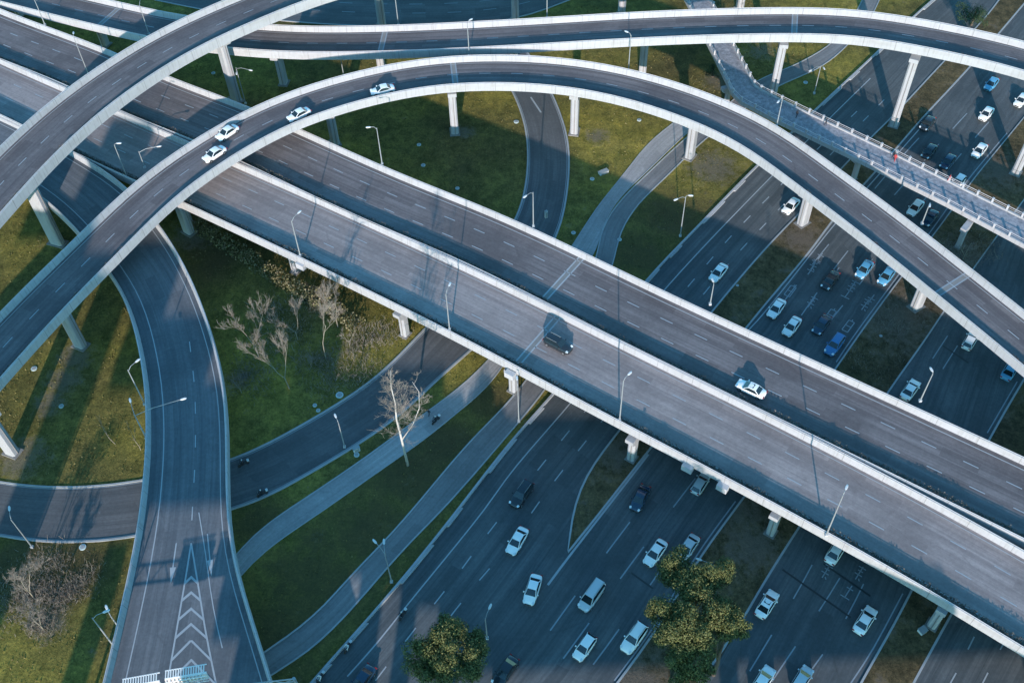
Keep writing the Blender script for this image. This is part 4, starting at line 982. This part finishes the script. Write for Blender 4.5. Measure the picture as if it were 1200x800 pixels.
leafy((808, 735), 'olive green leafy tree on the median, upper crown pierced by a lamp', [(795, 665, 11.0, 2.7), (820, 672, 12.0, 2.8), (845, 668, 11.0, 2.3), (812, 690, 12.0, 2.6), (785, 672, 10.0, 1.7), (835, 690, 10.5, 2.0)], 12, M['leaf'], 31)
leafy((788, 800), 'olive green leafy tree on the median, large lower left crown', [(785, 722, 11.5, 2.8), (808, 735, 12.5, 3.0), (790, 755, 11.5, 2.6), (812, 765, 11.0, 2.6), (772, 715, 10.5, 1.8), (800, 785, 9.1, 2.2), (820, 785, 9.1, 2.0)], 12, M['leaf'], 32)
leafy((836, 790), 'olive green leafy tree on the median, right hand crown reaching the kerb', [(840, 715, 11.5, 2.5), (855, 728, 11.0, 2.4), (838, 738, 11.0, 2.2), (865, 735, 10.0, 1.6)], 11.5, M['leaf'], 33)
leafy((528, 835), 'round leafy tree cut by the bottom edge left of the dark saloon', [(500, 760, 11.0, 2.6), (525, 748, 12.0, 2.9), (548, 762, 11.0, 2.6), (520, 780, 11.5, 2.8), (545, 785, 10.5, 2.4), (495, 785, 10.0, 2.4), (560, 745, 9.7, 1.6), (520, 735, 10.5, 2.0)], 12, M['leaf'], 34)
leafy((1138, 30), 'dark round evergreen tree beyond the top ramp at the upper right', [(1130, 12, 4, 2.4), (1145, 14, 4.5, 2.4), (1138, 22, 3.2, 2.3), (1150, 24, 3, 1.7)], 5, M['leaf_dark'], 35, dens=160)
leafy((835, 90), 'small bluish round bush beside the bend of the footbridge', [(831, 84, 1.6, 1.5), (834, 78, 1.8, 1.2)], 1.6, M['leaf_dark'], 36, cat='bush', name='bush', leaf=.24, dens=240, grp=None)
# scrubby hedge below the near viaduct edge
hedge_px = [(232, 262), (262, 280), (300, 305), (335, 328), (365, 345), (400, 365), (425, 382)]
hc = spline([W(*p) for p in hedge_px], 2.0); hw_ = Way(hc, hc+side(hc)*2.2); mb = MB()
rng = np.random.default_rng(3); random.seed(3)
leaf_strip(mb, hw_, 'L', -.8, 2.4, 0, 1.9, 95, .34)
tag(mb.build('hedge', M['shrub']), 'ragged dry hedge running along the foot of the near viaduct', 'hedge')

# tangled dead undergrowth below the bare trees and in the lower left corner
def undergrowth(name, spots, label, seed):
    g_ = np.random.default_rng(seed); mb = MB()
    for x, y, r, n in spots:
        c = W(x, y); cl = [(c[0]+g_.normal(0, r*.5), c[1]+g_.normal(0, r*.5)) for _ in range(9)]
        for _ in range(n):
            k = cl[g_.integers(9)]; p = np.array([k[0]+g_.normal(0, r*.28), k[1]+g_.normal(0, r*.28), 0.0]); d = unit([g_.normal()*.7, g_.normal()*.7, 1.0]); ln = g_.uniform(.3, 1.3)
            q = p+d*ln; sd_ = unit(np.cross(d, g_.normal(size=3)))*.022; mb.quad(p-sd_, p+sd_, q+sd_*.4, q-sd_*.4)
            q2 = p+d*ln*.6+g_.normal(size=3)*.25; q2[2] = abs(q2[2]); mb.tri(p+d*ln*.4-sd_, p+d*ln*.4+sd_, q2)
    tag(mb.build(name, M['twig'], None), label, 'undergrowth', kind='stuff')
undergrowth('undergrowth', [(330, 380, 5, 900), (360, 420, 4, 700), (395, 440, 5, 700), (300, 430, 4, 500), (420, 400, 4, 600), (372, 350, 3, 500), (280, 450, 2.5, 450), (450, 390, 4, 400)], 'tangle of dead grey stems on the lawn below the bare trees', 41)
undergrowth('undergrowth', [(40, 680, 5.5, 1500), (70, 700, 4, 900), (20, 700, 4, 700), (60, 735, 3, 500), (90, 690, 3, 400)], 'tangle of dead grey stems in the lower left corner below the local road', 42)
undergrowth('undergrowth', [(1128, 300, 4, 600), (1150, 290, 3, 300), (1050, 380, 4, 300), (1020, 420, 4, 250), (1110, 330, 4, 300)], 'tangle of dead stems on the brown median by the footbridge pier', 43)

# rough tussocks and fallen leaves through the grass, kept off every road, path and pier
def tussocks():
    g_ = np.random.default_rng(77); n = 210000
    q = np.stack([g_.uniform(-150, 150, n), g_.uniform(45, 235, n)], 1)
    cl = np.sin(q[:, 0]*.55+2*np.sin(q[:, 1]*.21))*np.sin(q[:, 1]*.48+1.7*np.sin(q[:, 0]*.17))+.5*np.sin(q[:, 0]*1.7+q[:, 1]*1.1)
    keep = g_.random(n) < .25+.45*(cl > .1)
    q = q[keep]; ok = np.ones(len(q), bool)
    for w_ in KEEP:
        c = w_.c[:, :2]; hwid = w_.w/2+.45
        for k0 in range(0, len(q), 20000):
            d = np.hypot(q[k0:k0+20000, None, 0]-c[None, :, 0], q[k0:k0+20000, None, 1]-c[None, :, 1])-hwid[None, :]
            sgap = np.median(np.diff(w_.s))*.12
            ok[k0:k0+20000] &= d.min(1) > sgap
    q = q[ok]; n = len(q); v = np.zeros((n, 3, 3)); a_ = g_.uniform(0, 6.283, n); s_ = g_.uniform(.10, .30, n)
    v[:, 0, 0] = q[:, 0]-np.cos(a_)*s_*.5; v[:, 0, 1] = q[:, 1]-np.sin(a_)*s_*.5
    v[:, 1, 0] = q[:, 0]+np.cos(a_)*s_*.5; v[:, 1, 1] = q[:, 1]+np.sin(a_)*s_*.5
    v[:, 2, 0] = q[:, 0]+g_.normal(0, .08, n); v[:, 2, 1] = q[:, 1]+g_.normal(0, .08, n); v[:, 2, 2] = s_*g_.uniform(.5, 1.2, n)
    me = bpy.data.meshes.new('grass_tussocks'); me.from_pydata(v.reshape(-1, 3).tolist(), [], np.arange(3*n).reshape(-1, 3).tolist())
    me.materials.append(M['tuft']); o = bpy.data.objects.new('grass_tussocks', me); COL.objects.link(o)
    tag(o, 'rough green and straw coloured tussocks scattered through the verges', 'grass', kind='stuff')
tussocks()

# ------------------------------------------------------------------ small things on the grass
def cover(px, py, r, label):
    p = W(px, py); mb = MB(); mb.tube([(0, 0, -.02), (0, 0, .12)], r, 16); o = mb.build('utility_cover', M['cover']); o.location = (p[0], p[1], 0)
    mb = MB(); mb.tube([(0, 0, .12), (0, 0, .16)], r*.7, 14); mb.build('lid', M['kerb'], o)
    tag(o, label, 'utility cover', 'round covers set in the grass')
for x, y, r, lb in [(398, 463, .62, 'largest round pale cover beside the local road below the bare trees'), (369, 475, .34, 'small greenish round cover, upper of two beside the local road'), (373, 481, .34, 'small round cover, lower of two beside the local road'),
                    (40, 432, .5, 'round cover on shaded grass beside the lower left ramp edge'), (72, 476, .4, 'greenish cover in the long pier shadow at the left'), (491, 170, .42, 'round cover on the green lawn beyond the far viaduct, upper of two'),
                    (496, 194, .42, 'round cover on the green lawn beyond the far viaduct, lower of two'), (536, 221, .4, 'greenish cover near the far viaduct at the edge of the green lawn'), (749, 141, .42, 'round cover on the bright grass near the pale path top'),
                    (605, 143, .5, 'round cover left of the local road beyond the far viaduct'), (694, 210, .42, 'round cover on the bright grass left of the pale path'), (672, 273, .4, 'round cover beside the pale path at the far viaduct'),
                    (726, 281, .4, 'round cover right of the curving cycle path'), (864, 335, .4, 'round cover on the median by the white car'), (395, 364, .36, 'greenish cover between the bare tree and the near viaduct'), (418, 533, .42, 'round cover at the lower kerb of the shaded local road'),
                    (944, 97, .45, 'round cover inside the curved path at the upper right'), (97, 641, .5, 'round cover under the lower kerb of the local road at the left'), (1032, 394, .4, 'small cover on the brown median beside the middle ramp'), (250, 86, .4, 'small cover on dark grass beside the tall white pier at the upper left')]:
    cover(x, y, r, lb)
def cabinet(px, py, label, sx=1.0, sy=.6, h=.9):
    p = W(px, py); o = empty('utility_cabinet', p, .5); mb = MB(); mb.box((0, 0, h/2), (sx, sy, h)); mb.build('casing', M['lampw'], o)
    mb = MB(); mb.box((0, 0, h+.04), (sx*1.12, sy*1.15, .08)); mb.build('lid', M['metal'], o); mb = MB(); mb.box((0, -sy/2-.012, h*.5), (sx*.8, .02, h*.75)); mb.build('door', M['metal'], o)
    tag(o, label, 'cabinet')
cabinet(707, 203, 'flat white utility box on the bright grass left of the pale path', 1.8, .8, .5)
cabinet(418, 528, 'pale utility box at the lower kerb of the shaded local road')
cabinet(1080, 740, 'pale utility box on dark grass near the right viaduct pier', 1.0, .8, .7)
cabinet(640, 255, 'small white sign box standing on the local road beyond the far viaduct', .5, .4, 1.6)

# ------------------------------------------------------------------ added unseen blocker behind the viewpoint, shaped to shade the lower part of the view
hb_ = empty('shadow_blocker', (0, -15, 0)); tag(hb_, 'added unseen block on columns behind the viewpoint, shaped to cast shade', 'shadow blocker')
def block(x0, x1, z0, z1, name='shade_block', dy=0.0):
    mb = MB(); mb.box(((x0+x1)/2, dy, (z0+z1)/2), (x1-x0, 6.0, z1-z0)); o = mb.build(name, M['shade_block'], hb_)
    mb = MB(); k = z0+1.6
    while k < z1-1.2:
        for sg in (-1, 1): mb.box(((x0+x1)/2, dy+sg*3.02, k), ((x1-x0)*.94, .06, 1.5))
        k += 3.4
    if mb.v: mb.build('blocker_band', M['glass'], o)
for x0, x1, z0, z1 in [(-84.5, -78.8, 0, 43.6), (-104, -76.5, 43.6, 50.5), (-90.5, -81.5, 50.52, 57), (-76.48, -67.5, 33.8, 47.5), (-67.48, -57.5, 33.8, 42.5), (-57.48, -46.5, 33.8, 38.5), (-46.48, -42.5, 28.0, 37), (-42.48, -39.5, 0, 36), (-39.48, -29.5, 24.2, 33), (-29.48, -26.4, 0, 33), (-26.38, -23.5, 23.6, 33), (-23.48, -21.5, 0, 33), (-21.48, -18, 22.8, 31.5), (-17.98, 21, 20.2, 30), (21.02, 49, 20.2, 29), (49.02, 125, 20.2, 25.5)]:
    block(x0, x1, z0, z1)  # added blocks and gaps, sized for the shade they cast
for x0, x1, z1 in [(-67.2, -64.3, 24.5), (20, 22, 20.2), (60, 62, 20.2), (100, 102, 20.2)]: block(x0, x1, 0, z1, 'shade_column')
